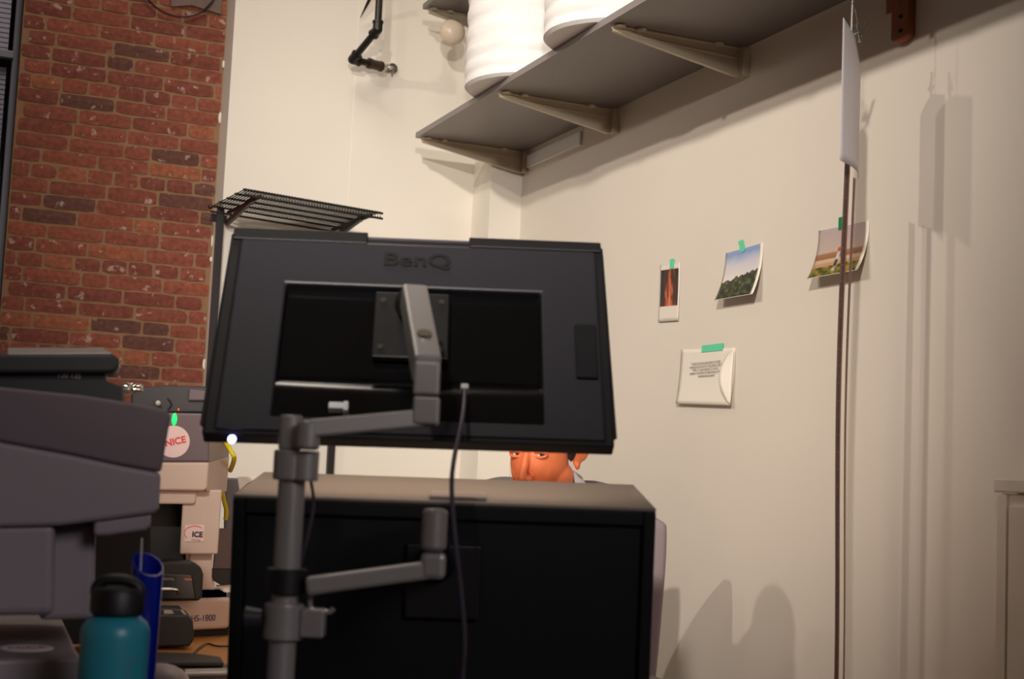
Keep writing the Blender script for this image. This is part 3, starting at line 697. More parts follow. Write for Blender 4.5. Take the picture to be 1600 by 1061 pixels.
# ------------------------------------------------------------------ silver double monitor arm
PD = 2.04
pb = atd(438, 1061, PD); pt = atd(462, 655, PD)
px_, py_ = (pb.x+pt.x)/2, (pb.y+pt.y)/2
t = thing('monitor_stand', 'silver double monitor arm on a pole standing before both monitors', 'monitor arm', (px_, py_, DZ))
def onpole(py): # point on the pole axis at image height
    z = atd(450, py, PD).z; return Vector((px_, py_, z))
obj('pole', B().cone((px_, py_, DZ+0.01), (px_, py_, onpole(720).z), 0.0195, seg=40), 'silver', t, smooth=True)
obj('pole_foot', B().box((px_, py_, DZ+0.006), (0.09, 0.11, 0.012)), 'silver', t, bevel=0.004)
s_ = RT  # sideways
def side(p, k, f=0.0): return p + Vector((r0.x, r0.y, 0))*k + Vector((fw.x, fw.y, 0)).normalized()*f
z0, z1 = onpole(750).z, onpole(703).z
a = Vector((px_, py_, 0))
b = B().cone(a+Z_*z0, a+Z_*z1, 0.028, seg=40); cj = side(a, 0.020, -0.012); b.cone(cj+Z_*z0, cj+Z_*z1, 0.019, seg=40)
obj('upper_collar', b, 'silver', t, smooth=True, bevel=0.002)
obj('pole_cap', B().cone(side(a, -0.006)+Z_*z1, side(a, -0.006)+Z_*onpole(648).z, 0.0165, seg=32), 'silver', t, smooth=True, bevel=0.003)
hubtop = onpole(656).z
cj2 = atd(481, 700, PD-0.02); hubx = Vector((cj2.x, cj2.y, 0))
obj('upper_hub', B().cone(hubx+Z_*(z1+0.001), hubx+Z_*hubtop, 0.0165, seg=32), 'silver', t, smooth=True, bevel=0.005)
e = atd(667, 653, PD+0.02); s0 = atd(482, 670, PD-0.02)
obj('upper_link', B().bar(s0, e+(e-s0).normalized()*0.012, 0.026, 0.0255), 'silver', t, bevel=0.004)
k0 = atd(666, 664, PD+0.02); k1 = atd(667, 619, PD+0.02); k2 = atd(668, 566, PD+0.02)
def vbar(p0, p1, wd, dp, name, bev=0.004):
    R = Matrix.Rotation(-YAW, 3, 'Z'); c = (p0+p1)/2
    return obj(name, B().box(c, (wd, dp, abs(p1.z-p0.z)), R), 'silver', t, bevel=bev)
vbar(k0, k1-Z_*0.001, 0.038, 0.038, 'elbow_lower'); vbar(k1+Z_*0.0008, k2, 0.037, 0.037, 'elbow_upper')
tipd = 2.395
h0 = atd(667, 578, PD+0.03); h1 = atd(646, 462, 2.28)
obj('spring_arm', B().bar(h0, h1, 0.040, 0.044), 'silver', t, bevel=0.005)
bn = atd(661, 543, PD+0.058-0.03)
d_ = (h1-h0).normalized(); x_ = d_.cross(Z_).normalized(); nrm = x_.cross(d_)
cbt = h0.lerp(h1, 0.28)
nrm = -nrm if nrm.dot(fw) > 0 else nrm
obj('pivot_bolt', B().cone(cbt+nrm*0.020, cbt+nrm*0.026, 0.013, 0.011), 'steel', t, smooth=True)
mp = Wu @ Vector((-0.006, -0.012, 0.06))
obj('mount_link', B().cone(h1-d_*0.015, mp, 0.018, 0.03), 'black', t, smooth=True)
# lower arm
lz0, lz1 = onpole(927).z, onpole(888).z
obj('black_collar', B().cone(a+Z_*lz0, a+Z_*lz1, 0.029, seg=40), 'black', t, smooth=True, bevel=0.002)
e0 = atd(478, 916, PD-0.025); e1 = atd(690, 888, PD+0.0)
obj('lower_link', B().bar(e0, e1, 0.028, 0.0255), 'silver', t, bevel=0.005)
k0 = atd(677, 905, PD); k1 = atd(677, 862, PD); k2 = atd(680, 795, PD)
vbar(k0, k1-Z_*0.001, 0.036, 0.036, 'lower_elbow', 0.008)
kk = Vector((k1.x, k1.y, 0))
obj('lower_post', B().cone(kk+Z_*(k1.z+0.001), kk+Z_*k2.z, 0.0185, seg=32), 'silver', t, smooth=True, bevel=0.006)
lm = Wl @ Vector((-0.01, 0.0, -0.10)); pz = kk+Z_*(k2.z-0.035)
obj('lower_mount', B().cone(pz, Vector((lm.x, lm.y, lm.z)), 0.016, 0.03), 'black', t, smooth=True)
# height clamp with knob
cz0, cz1 = onpole(998).z, onpole(942).z
b = B().cone(a+Z_*cz0, a+Z_*cz1, 0.028, seg=40); q = side(a, 0.042); b.box(q+Z_*((cz0+cz1)/2), (0.034, 0.034, (cz1-cz0)*0.78), Matrix.Rotation(-YAW, 3, 'Z'))
obj('height_clamp', b, 'silver', t, bevel=0.003)
q = side(a, -0.030); q2 = side(a, -0.056)
obj('clamp_knob', B().cone(q+Z_*(cz1-0.022), q2+Z_*(cz1-0.022), 0.012, 0.016), 'blacksh', t, smooth=True, bevel=0.002)
obj('cable_hook', B().tube([side(a, 0.036)+Z_*lz0, side(a, 0.038)+Z_*(lz0-0.02), side(a, 0.062)+Z_*(lz0-0.024), side(a, 0.07)+Z_*(lz0-0.018)], 0.004, 8, sub=3), 'silver', t, smooth=True)

# cables
pp = [Wu @ Vector((0.086, -0.008, -0.112))] + [atd(x, y, d) for x, y, d in ((723, 650, 2.24), (709, 720, 2.12), (706, 770, 2.08), (712, 850, 2.06), (721, 930, 2.06), (726, 1000, 2.06), (722, 1070, 2.07))]
pp.append(Vector((pp[-1].x, pp[-1].y, DZ+0.004)))
tag(obj('monitor_cable', B().tube(pp, 0.0036, 8, sub=6), 'cable', smooth=True), 'thin dark cable dropping from the upper monitor past the lower hood', 'cable')
pp = [atd(x, y, d) for x, y, d in ((486, 752, 2.06), (490, 790, 2.07), (480, 840, 2.07), (470, 880, 2.08), (464, 905, 2.085))]
tag(obj('arm_cable', B().tube(pp, 0.0026, 8, sub=6), 'cable', smooth=True), 'thin cable hugging the right side of the silver pole', 'cable')

# ------------------------------------------------------------------ the two scanners
class Fr:
    def __init__(s, px, py, d, yaw):
        s.o = atd(px, py, d); s.n = Vector((sin(-yaw), cos(-yaw), 0)); s.n = Vector((-sin(yaw), cos(yaw), 0)); s.u = Vector((cos(yaw), sin(yaw), 0))
    def p(s, px, py, w=0.0):
        r = ray(px, py); k = ((s.o+s.n*w)-EYE).dot(s.n)/r.dot(s.n); return EYE+r*k
    def slab(s, b, pts, w0, w1): return b.prism([s.p(x, y, w0) for x, y in pts], s.n*(w1-w0))
f1 = Fr(200, 720, 2.2, radians(-6))
t = thing('film_scanner', 'large grey film scanner at left edge, nearest the camera', 'scanner', f1.p(60, 1000, 0.2)*1.0)
t.location.z = DZ; WM[t.name] = Matrix.Translation(t.location)
obj('top_cover', f1.slab(B(), [(-90, 594), (0, 605), (130, 618), (215, 631), (262, 641), (267, 650), (252, 738), (190, 727), (110, 710), (0, 690), (-90, 676)], 0, 0.42), 'scan_dk', t, bevel=0.008, seg=3)
obj('head', f1.slab(B(), [(-90, 676), (0, 690), (110, 710), (190, 727), (252, 738), (249, 795), (243, 803), (150, 815), (92, 822), (-90, 826)], 0.0015, 0.40), 'scan_lt', t, bevel=0.008, seg=3)
obj('head_lip', f1.slab(B(), [(146, 814), (237, 802), (236, 822), (228, 829), (170, 837), (146, 838)], 0.012, 0.30), 'scan_lt', t, bevel=0.006, seg=3)
obj('front_column', f1.slab(B(), [(-100, 822), (86, 818), (84, 962), (-100, 964)], 0.012, 0.42), 'scan_lt', t, bevel=0.012, seg=3)
obj('column', f1.slab(B(), [(60, 820), (150, 815), (147, 968), (60, 970)], 0.07, 0.40), 'scan_lt', t, bevel=0.01, seg=3)
zb_ = 0.842
c1 = onz(126, 1028, zb_); c2 = onz(90, 950, zb_); c3 = onz(-100, 1034, zb_); c4 = onz(-90, 950, zb_)
bz = B().prism([c1, c2, c4, c3], (0, 0, -(zb_-DZ-0.004))); base = obj('base', bz, 'scan_lt', t, bevel=0.006, seg=3)
sc = onz(42, 1013, zb_)
obj('round_sticker', B().cone(Vector((sc.x, sc.y, zb_)), Vector((sc.x, sc.y, zb_+0.001)), 0.040, seg=40), 'white', t)
text('sticker_mark', 'NICE', 0.026, frameM((sc.x, sc.y, zb_+0.0014), Vector((1, 0.1, 0)), Y_), 'inkred', t, ext=0.0002)
# black carrier with silver lid on top of it
f1b = Fr(90, 600, 2.42, radians(-8))
t = thing('film_carrier', 'black film carrier with silver lid on the near scanner', 'film carrier', f1b.p(90, 622, 0.1))
b = B(); f1b.slab(b, [(-90, 552), (175, 552), (186, 560), (187, 572), (180, 582), (168, 583), (-90, 584)], -0.02, 0.13); obj('lid', b, 'black', t, bevel=0.006, seg=3)
lidp = [f1b.p(12, 555, -0.018), f1b.p(174, 554, -0.018), f1b.p(160, 546, 0.13), f1b.p(12, 546, 0.13)]
obj('silver_plate', B().prism(lidp, (0, 0, 0.003)), 'silver', t, bevel=0.001)
b = B(); f1b.slab(b, [(-90, 583), (168, 582), (166, 596), (192, 604), (196, 634), (130, 625), (0, 613), (-90, 605)], 0.0, 0.12); obj('carrier_body', b, 'black', t, bevel=0.004)
text('side_mark', '120 135', 0.012, frameM(f1b.p(108, 587, -0.0012), f1b.u, Z_), 'greymark', t, ext=0.0002)

f2 = Fr(300, 720, 3.22, radians(-11))
t = thing('film_scanner', 'beige and grey film scanner with stickers on the wooden desk', 'scanner', Vector((f2.p(300, 980, 0.1).x, f2.p(300, 980, 0.1).y, DZ)))
obj('top_cover', f2.slab(B(), [(150, 643), (327, 646), (327, 722), (150, 722)], 0, 0.32), 'scan_dk', t, bevel=0.005, seg=3)
A1, A2, A3, A4 = f2.p(326, 646, 0.003), f2.p(357, 652, 0.22), f2.p(357.5, 712, 0.22), f2.p(326, 722, 0.003)
b = B(); b.prism([A1, A2, A3, A4], f2.n*0.08-f2.u*0.03); obj('side_cover', b, 'scan_lt', t)
obj('head', f2.slab(B(), [(150, 722), (327, 722), (324, 763), (318, 767), (150, 765)], 0.0015, 0.30), 'scan_be', t, bevel=0.005, seg=3)
A1, A2, A3, A4 = f2.p(326, 722.5, 0.004), f2.p(358, 712.5, 0.22), f2.p(354, 768, 0.22), f2.p(323, 767, 0.004)
b = B(); b.prism([A1, A2, A3, A4], f2.n*0.08-f2.u*0.03); obj('head_side', b, 'scan_be', t)
obj('head_lip', f2.slab(B(), [(200, 764), (307, 766), (305, 786), (300, 788), (200, 787)], 0.02, 0.2), 'scan_be', t, bevel=0.004)
obj('column', f2.slab(B(), [(286, 764), (347, 766), (340, 866), (281, 866)], 0.03, 0.2), 'scan_be', t, bevel=0.004)
obj('neck', f2.slab(B(), [(296, 862), (332, 862), (331, 908), (336, 922), (292, 922)], 0.06, 0.2), 'scan_be', t, bevel=0.004)
obj('dark_backing', f2.slab(B(), [(120, 784), (290, 784), (290, 925), (120, 925)], 0.12, 0.24), 'black', t)  # black slab filling the dark background beside the column
zt2 = 0.832
c = [onz(x, y, zt2) for x, y in ((180, 938), (357, 933), (372, 921), (200, 921))]
obj('base_deck', B().prism(c, (0, 0, -0.004)), 'scan_dk', t)
b = B(); g0, g1 = onz(180, 940, zt2), onz(360, 934, zt2)
dn = Vector((0, 0, -(982-935)/2222*3.3)); b.prism([g0, g1, g1+dn, g0+dn], f2.n*0.28); obj('base', b, 'scan_be', t, bevel=0.008, seg=3)
b = B(); b.prism([g0+dn+f2.n*.02, g1+dn+f2.n*.02, Vector((g1.x, g1.y, DZ+0.001))+f2.n*.02, Vector((g0.x, g0.y, DZ+0.001))+f2.n*.02], f2.n*0.24); obj('foot_rail', b, 'black', t)
gd = (g1-g0).normalized()
def onbase(px, py):
    n = Vector((-gd.y, gd.x, 0)).normalized(); n = n if n.y > 0 else -n
    r = ray(px, py); k = (g0-EYE).dot(n)/r.dot(n); return EYE+r*k-n*0.002, n
pm, nn = onbase(317, 966)
text('model_mark', 'HS-1800', 0.0200, frameM(pm, gd, Z_), 'inkblue', t, ext=0.0001, sx=0.92)
def label2(px, py, w=-0.001): return f2.p(px, py, w)
lc = f2.p(271, 690, -0.0005)
obj('round_sticker', B().cone(lc, lc-f2.n*0.0008, 0.036, seg=48), 'pink', t)
text('sticker_mark', 'NICE', 0.021, frameM(f2.p(274, 690, -0.0022), (f2.u+Z_*0.27), Z_), 'inkred', t, ext=0.0003, bold=0.0005)
ls = [f2.p(x, y, 0.0285) for x, y in ((289, 820), (319.5, 820), (318.5, 846), (288, 846))]
obj('ice_label', B().prism(ls, -f2.n*0.0008), 'pink', t)
text('ice_mark', 'ICE', 0.0165, frameM(f2.p(308.5, 835.5, 0.0265), f2.u, Z_), 'inkblk', t, ext=0.0003, bold=0.0006)
pts = [f2.p(304+16*cos(radians(a)), 833-11*sin(radians(a)), 0.027) for a in range(45, 236, 12)]
obj('label_swoosh', B().tube(pts, 0.0008, 6), 'inkred', t)
text('label_small_mark', 'Technology', 0.0045, frameM(f2.p(306, 843.5, 0.0268), f2.u, Z_), 'ink', t, ext=0.0002)
obj('status_light', B().ball(f2.p(272.5, 655, -0.001), (0.0052, 0.003, 0.0135)), 'ledgreen', t, smooth=True)

# dark carrier pieces on top of the far scanner
f2b = Fr(280, 630, 3.28, radians(-8))
t = thing('film_carrier', 'dark film carrier with pale knob on top of the far scanner', 'film carrier', f2b.p(265, 644, 0.1))
obj('carrier_body', f2b.slab(B(), [(205, 606), (255, 603), (262, 602), (330, 604), (330, 645), (205, 645)], 0.0, 0.16), 'blacksh', t, bevel=0.004)
obj('hinge_block', f2b.slab(B(), [(296, 608), (330, 611), (330, 626), (294, 626)], -0.012, 0.02), 'scan_dk', t, bevel=0.003)
kb = f2b.p(247, 630, -0.02)
obj('knob', B().ball(kb, 0.0062), 'greymark', t, smooth=True)
obj('power_light', B().ball(f2b.p(279, 640, -0.002), (0.002, 0.002, 0.003)), 'ledorange', t, smooth=True)
obj('latch', B().tube([f2b.p(262, 622, -0.003), f2b.p(268, 632, -0.003), f2b.p(262, 640, -0.003)], 0.002, 6, sub=3), 'black', t, smooth=True)
# crumpled clear film sleeve
b = B(); cs = atd(206, 607, 3.1)
b.ball(cs, (0.022, 0.014, 0.011), sub=3)
for v in b.bm.verts: v.co += (v.co-cs)*noise.noise(v.co*70)*0.9
tag(obj('crumpled_sleeve', b, 'steel'), 'crumpled shiny plastic sleeve resting between the carriers on top', 'plastic sleeve')

# items on and before the far scanner's base
f3 = Fr(280, 930, 3.12, radians(-6)); bz0 = zt2+0.001
t = thing('film_carrier', 'black film carrier with silver handle and orange mark on scanner base', 'film carrier', f3.p(280, 938, 0.05))
obj('carrier_body', f3.slab(B(), [(220, 884), (262, 878), (300, 879), (314, 886), (318, 898), (316, 932), (311, 939), (220, 940)], 0.0, 0.09), 'black', t, bevel=0.005, seg=3)
obj('front_plate', f3.slab(B(), [(222, 896), (300, 898), (306, 936), (222, 937)], -0.006, 0.0), 'blackgl', t, bevel=0.002)
obj('handle', B().tube([f3.p(225, 921, -0.016), f3.p(272, 921, -0.016), f3.p(278, 924, -0.012), f3.p(279, 929, -0.002)], 0.0035, 8, sub=4), 'steel', t, smooth=True)
text('side_mark', 'DIGITAL', 0.0075, frameM(f3.p(262, 905, -0.0075), f3.u, Z_), 'greymark', t, ext=0.0002)
obj('orange_mark', B().prism([f3.p(x, y, -0.0065) for x, y in ((288, 904), (300, 904), (300, 906.5), (288, 906.5))], -f3.n*0.0006), 'orangemark', t)
f4 = Fr(270, 980, 2.98, radians(-6))
t = thing('film_carrier', 'low black film carrier before the beige scanner base', 'film carrier', Vector((f4.p(270, 1000).x, f4.p(270, 1000).y+.05, DZ)))
zz = f4.p(270, 1010).z
obj('carrier_body', f4.slab(B(), [(215, 960), (295, 962), (302, 970), (303, 1000), (296, 1010), (215, 1012)], 0.0, 0.12), 'black', t, bevel=0.004)
obj('top_block', f4.slab(B(), [(225, 951), (284, 952), (292, 963), (225, 964)], 0.02, 0.10), 'blacksh', t, bevel=0.003)
objs('grey_label', [B().prism([f4.p(x, y, 0.018) for x, y in ((256, 953), (268, 953), (272, 959), (256, 959))], -f4.n*0.001), B().prism([f4.p(x, y, 0.018) for x, y in ((281, 953), (286, 953), (292, 960), (287, 960))], -f4.n*0.001)], 'greymark', t)

# black keyboard, its cable, silver bar and mouse
kz_ = DZ
k = [onz(x, y, kz_+0.012) for x, y in ((236, 1034), (350, 1034), (345, 1026), (300, 1020), (236, 1018))]
tag(obj('keyboard', B().prism(k, (0, 0, -0.010)), 'black', bevel=0.003), 'flat black keyboard lying on the light wooden desk', 'keyboard')
pts = [onz(x, y, kz_+0.004) for x, y in ((303, 1021), (312, 1012), (324, 1006), (336, 1009), (350, 1010), (385, 1008))]
tag(obj('keyboard_cable', B().tube(pts, 0.0022, 8, sub=5), 'black', smooth=True), 'black cable curving over the light wooden desk top', 'cable')
k0, k1 = onz(288, 1052, kz_+0.008), onz(370, 1050, kz_+0.008)
tag(obj('metal_bar', B().tube([k0, k0.lerp(k1, .02), k1], 0.0075, 12), 'silver', smooth=True), 'silver rounded bar on the dark desk front, near bottom', 'bar')
mc = onz(254, 1060, kz_+0.012)
t = thing('computer_mouse', 'grey computer mouse on the dark desk beside the teal bottle', 'computer mouse', (mc.x, mc.y, DZ))
b = B().ball((mc.x, mc.y, DZ+0.008), (0.036, 0.062, 0.030), Matrix.Rotation(0.5, 3, 'Z'))
for v in b.bm.verts: v.co.z = max(v.co.z, DZ+0.001)
obj('shell', b, 'scan_lt', t, smooth=True)
obj('button_seam', B().tube([(mc.x-0.02, mc.y-0.02, DZ+0.034), (mc.x-0.035, mc.y-0.05, DZ+0.024)], 0.0012, 6), 'black', t)

# stuff behind: grey carton with white flap, small keyboard, book, yellow cable
f5 = Fr(380, 800, 3.75, radians(-10))
t = thing('carton', 'grey carton with white folded flap behind the lower monitor', 'box', Vector((f5.p(400, 990, .1).x, f5.p(400, 990, .1).y, DZ)))
b = B(); f5.slab(b, [(354, 748), (470, 752), (470, 990), (350, 985)], 0, 0.2)
for v in b.bm.verts: v.co.z = max(v.co.z, DZ+0.001) if v.co.z > 0.95 else DZ+0.001
obj('box_body', b, 'boxgrey', t, bevel=0.003)
obj('white_flap', B().prism([f5.p(x, y, -0.003) for x, y in ((371, 745), (410, 744), (388, 754), (374, 766))], f5.n*-0.003), 'paper', t)
f6 = Fr(345, 900, 3.42, radians(-8))
tag(obj('keypad', f6.slab(B(), [(331, 889), (375, 888), (375, 922), (348, 916), (331, 906)], 0, 0.03), 'black', bevel=0.002), 'small black keypad leaning beside the scanner neck', 'keypad')
tag(obj('book', f6.slab(B(), [(338, 917), (375, 914), (375, 934), (356, 930)], -0.03, 0.015), 'paper', bevel=0.001), 'thin white book lying on the scanner base deck', 'book')
tag(obj('ribbed_screen_cover', f6.slab(B(), [(338, 826), (372, 826), (375, 889), (333, 889)], 0.0, 0.02), 'scan_dk', bevel=0.002), 'grey panel leaning behind the scanner, above the keypad', 'panel')
pts = [atd(x, y, 3.55) for x, y in ((351, 680), (362, 704), (368, 716), (372, 730), (360, 760))]; 
tag(obj('yellow_cable', B().tube([atd(351, 688, 3.4), atd(359, 702, 3.4), atd(366, 716, 3.4), atd(360, 735, 3.5)], 0.006, 8, sub=4), 'yellow', smooth=True), 'short bright yellow cable piece below the blue light', 'cable')
tag(obj('yellow_cable', B().tube([atd(347, 765, 3.56), atd(350, 782, 3.56), atd(354, 800, 3.56), atd(352, 812, 3.56)], 0.0055, 8, sub=4), 'yellow', smooth=True), 'yellow cable piece hanging beside the scanner column', 'cable')

# ------------------------------------------------------------------ bottles
bc = atd(182, 965, 1.93)
t = thing('water_bottle', 'teal water bottle with black loop cap on the dark desk', 'bottle', (bc.x, bc.y, DZ))
zs = bc.z
obj('bottle_body', B().lathe([(0.03, 0.0), (0.043, 0.001), (0.0455, 0.006), (0.0455, zs-DZ-0.024), (0.0445, zs-DZ-0.014), (0.040, zs-DZ-0.006), (0.033, zs-DZ), (0.028, zs-DZ+0.003), (0.028, zs-DZ+0.008)], (bc.x, bc.y, DZ+0.0005), 56), 'teal', t, smooth=True)
cap = obj('cap', B().lathe([(0.032, 0.004), (0.036, 0.008), (0.036, 0.034), (0.032, 0.040), (0.004, 0.041)], (bc.x, bc.y, zs), 48), 'black', t, smooth=True)
b = B(); R_ = Matrix.Rotation(-0.3, 3, 'Z')
b.tube([Vector((bc.x, bc.y, zs+0.03))+R_ @ Vector(v) for v in ((-0.030, 0, 0), (-0.028, 0, 0.012), (-0.016, 0, 0.020), (0.010, 0, 0.020), (0.026, 0, 0.012), (0.030, 0, 0))], 0.008, 10, sub=5)
obj('carry_loop', b, 'black', cap, smooth=True)
fb = B()
for dx, dz in ((0.0, 0.0),):
    for seg_ in (((0.0, 0), (0.012, 0)), ((0, 0), (0, -0.028)), ((0, -0.028), (0.012, -0.028))):
        pa_, pb_ = seg_
        def cyl(u, z): a_ = -1.28+u/0.0455; return Vector((bc.x+0.0459*cos(a_), bc.y+0.0459*sin(a_), zs-0.050+z))
        fb.tube([cyl(*pa_), cyl((pa_[0]+pb_[0])/2, (pa_[1]+pb_[1])/2), cyl(*pb_)], 0.0006, 5)
obj('printed_mark', fb, 'ink', t)
tc_ = atd(226, 960, 2.2)
t = thing('tumbler', 'dark blue plastic tumbler with slanted open rim behind teal bottle', 'tumbler', (tc_.x, tc_.y, DZ))
b = B(); seg = 40; r_ = 0.0245
ztop = atd(228, 882, 2.2).z
rings = []
for (rr, zz, sl) in ((0.020, DZ+0.001, 0), (0.022, DZ+0.004, 0), (0.0235, ztop-0.06, 0), (r_, ztop, 1), (r_-0.003, ztop, 1), (0.020, DZ+0.02, 0)):
    ring_ = []
    for k_ in range(seg):
        a_ = 2*pi*k_/seg; x_, y_ = rr*cos(a_), rr*sin(a_)
        ring_.append(b.bm.verts.new((tc_.x+x_, tc_.y+y_, zz+sl*(-(x_*r0.x+y_*r0.y)*0.42+(-x_*r0.y+y_*r0.x)*0.55))))
    rings.append(ring_)
for a_, b_ in zip(rings, rings[1:]):
    for k_ in range(seg): b.bm.faces.new((a_[k_], a_[(k_+1) % seg], b_[(k_+1) % seg], b_[k_]))
b.bm.faces.new(rings[0]); b.bm.faces.new(rings[-1])
obj('cup', b, 'blue', t, smooth=True)
obj('straw', B().cone((tc_.x-0.006, tc_.y, DZ+0.03), (tc_.x-0.012, tc_.y, ztop+0.04), 0.0015), 'greymark', t)
# plain black box filling the dark gap between the scanners
f7 = Fr(220, 900, 2.9, radians(-8))
tag(obj('gap_filler_box', f7.slab(B(), [(40, 800), (236, 800), (236, 1005), (40, 1008)], 0.0, 0.12), 'blackmt', bevel=0.004), 'plain black box filling the dark gap between both scanners', 'box')

# ------------------------------------------------------------------ the man behind the monitors
HC = atd(848, 705.5, 3.36)           # head centre at eye height, between the ears
FY = radians(-22.9-2.2)             # yaw so that local -Y looks at the camera
TURN = radians(-24)                # turned towards the picture's left
Wh = Matrix.Translation(HC) @ Matrix.Rotation(FY+TURN, 4, 'Z') @ Matrix.Rotation(radians(7), 4, 'X')
hp = lambda x, y, z: Wh @ Vector((x, y, z))
RH = Wh.to_3x3()
man = thing('person', 'person in grey jacket peering between the two monitors, light collar', 'person', (HC.x+0.2, HC.y+0.35, 0))
b = B()
b.ball(hp(0, 0.018, 0.040), (0.077, 0.096, 0.085), RH, 4)             # cranium
b.ball(hp(0, -0.018, -0.022), (0.068, 0.072, 0.082), RH, 4)            # face mass
b.ball(hp(0, -0.030, -0.072), (0.050, 0.052, 0.044), RH, 4)            # jaw
b.ball(hp(0, -0.066, -0.103), (0.022, 0.018, 0.014), RH, 3)            # chin
b.ball(hp(0, -0.070, 0.026), (0.052, 0.020, 0.018), RH, 3)             # brow
for s in (-1, 1):
    b.ball(hp(s*0.036, -0.046, -0.038), (0.022, 0.028, 0.034), RH, 3)  # cheeks
    b.ball(hp(s*0.052, 0.0, -0.060), (0.022, 0.040, 0.034), RH, 3)     # jaw corner
    b.ball(hp(s*0.0125, -0.100, -0.053), (0.0095, 0.012, 0.009), RH, 3)   # nostril wings
    b.ball(hp(s*0.078, 0.030, -0.004), (0.007, 0.018, 0.034), RH @ Euler((radians(-12), 0, s*radians(-24))).to_matrix(), 3)   # ear
    b.ball(hp(s*0.087, 0.043, 0.003), (0.0055, 0.017, 0.029), RH @ Euler((radians(-14), 0, s*radians(-30))).to_matrix(), 3)
    b.ball(hp(s*0.078, 0.026, -0.032), (0.0065, 0.010, 0.012), RH, 3)      # lobe
for k_ in range(9):                                                     # nose
    f_ = k_/8; b.ball(hp(0, -0.080-0.033*f_**0.9, 0.012-0.060*f_), (0.0075+0.0035*f_, 0.010, 0.009), RH, 3)
b.ball(hp(0, -0.112, -0.050), (0.0105, 0.0105, 0.0095), RH, 3)
b.ball(hp(0, -0.084, -0.072), (0.020, 0.012, 0.006), RH, 3); b.ball(hp(0, -0.082, -0.082), (0.017, 0.012, 0.006), RH, 3)  # lips
SHc = Vector((HC.x+0.10, HC.y+0.17, 1.037))
b.tube([hp(0, 0.03, -0.05), SHc+Vector((-0.02, -0.02, 0.02)), SHc+Vector((0.02, 0.04, -0.06))], [0.052, 0.056, 0.06], 20, sub=4)
# hands: palms on the desk behind the lower monitor, fingers bent
fwd = Vector((-sin(0.62), -cos(0.62), 0)); rgt = Vector((fwd.y, -fwd.x, 0))
hands = []
for s in (-1, 1):
    Hc = SHc+fwd*0.37+rgt*s*0.15; Hc.z = DZ+0.034; hands.append(Hc)
    Rh = Matrix((rgt, fwd, Z_)).transposed()
    b.ball(Hc, (0.040, 0.046, 0.015), Rh, 3)
    b.tube([Hc-fwd*0.02, Hc-fwd*0.06+Z_*0.006, Hc-fwd*0.12+Z_*0.02], [0.027, 0.023, 0.028], 14, sub=3)
    for q_, (off, ln) in enumerate(((-0.030, 0.070), (-0.010, 0.080), (0.010, 0.075), (0.029, 0.058))):
        k0_ = Hc+rgt*off*(-s)+fwd*0.035
        b.tube([k0_, k0_+fwd*ln*0.45+Z_*0.008, k0_+fwd*ln*0.8-Z_*0.004, k0_+fwd*ln-Z_*0.018], [0.0095, 0.009, 0.008, 0.007], 10, sub=3)
    k0_ = Hc-rgt*s*0.030-fwd*0.018
    b.tube([k0_, k0_-rgt*s*0.024+fwd*0.020, k0_-rgt*s*0.032+fwd*0.048-Z_*0.008], [0.012, 0.0105, 0.008], 10, sub=3)
# hidden core so head, neck, arms and hands are one body
hip = Vector((HC.x+0.27, HC.y+0.48, 0.50))
b.tube([SHc+Vector((0.02, 0.04, -0.06)), SHc.lerp(hip, 0.5), hip], [0.075, 0.09, 0.10], 16, sub=3)
for s, Hc in zip((-1, 1), hands):
    shd = SHc+rgt*s*0.165+Vector((0, 0, -0.01)); elb = shd.lerp(Hc, 0.45)+Vector((0, 0, -0.10))+rgt*s*0.01-fwd*0.06
    b.tube([SHc+Vector((0, 0, -0.05)), shd, elb, Hc-fwd*0.12+Z_*0.02], [0.04, 0.04, 0.034, 0.028], 14, sub=4)
    kn = hip+fwd*0.42+rgt*s*0.10; ft = kn+Vector((0, 0, -0.42))-Z_*0.0
    b.tube([hip, hip+rgt*s*0.09, kn, kn+Vector((0.02, 0.03, -0.22)), Vector((kn.x+0.03, kn.y+0.04, 0.07))], [0.08, 0.08, 0.055, 0.045, 0.035], 14, sub=4)
body = obj('body', b, 'skin', man, smooth=True, remesh=0.0032)
body.modifiers['smooth'].iterations = 4
for s in (-1, 1):
    ec = hp(s*0.031, -0.0715, 0.0015)
    eo = obj('eyeball', B().ball(ec, 0.0125, None, 3), 'eye', man, smooth=True)
    look = (EYE+Vector((0, 0, 0.02))-ec).normalized()
    obj('iris', B().cone(ec+look*0.0098, ec+look*0.0128, 0.0062, 0.0052, 20), 'iris', eo, smooth=True)
# eyelids
for s in (-1, 1):
    ul = [hp(s*0.031+0.0155*cos(a_), -0.0765-0.0075*sin(a_), 0.0015+0.0060*sin(a_)) for a_ in [pi*k_/8 for k_ in range(9)]]
    ll = [hp(s*0.031+0.0155*cos(a_), -0.0765-0.0075*sin(a_), 0.0010-0.0062*sin(a_)) for a_ in [pi*k_/8 for k_ in range(9)]]
    obj('eyelid', B().tube(ul, 0.0036, 8, sub=2), 'skin', man, smooth=True); obj('eyelid', B().tube(ll, 0.0030, 8, sub=2), 'skin', man, smooth=True)
    obj('eyebrow', B().tube([hp(s*0.014, -0.091, 0.024), hp(s*0.03, -0.090, 0.028), hp(s*0.048, -0.078, 0.024)], [0.003, 0.004, 0.002], 8, sub=3), 'hair', man, smooth=True)
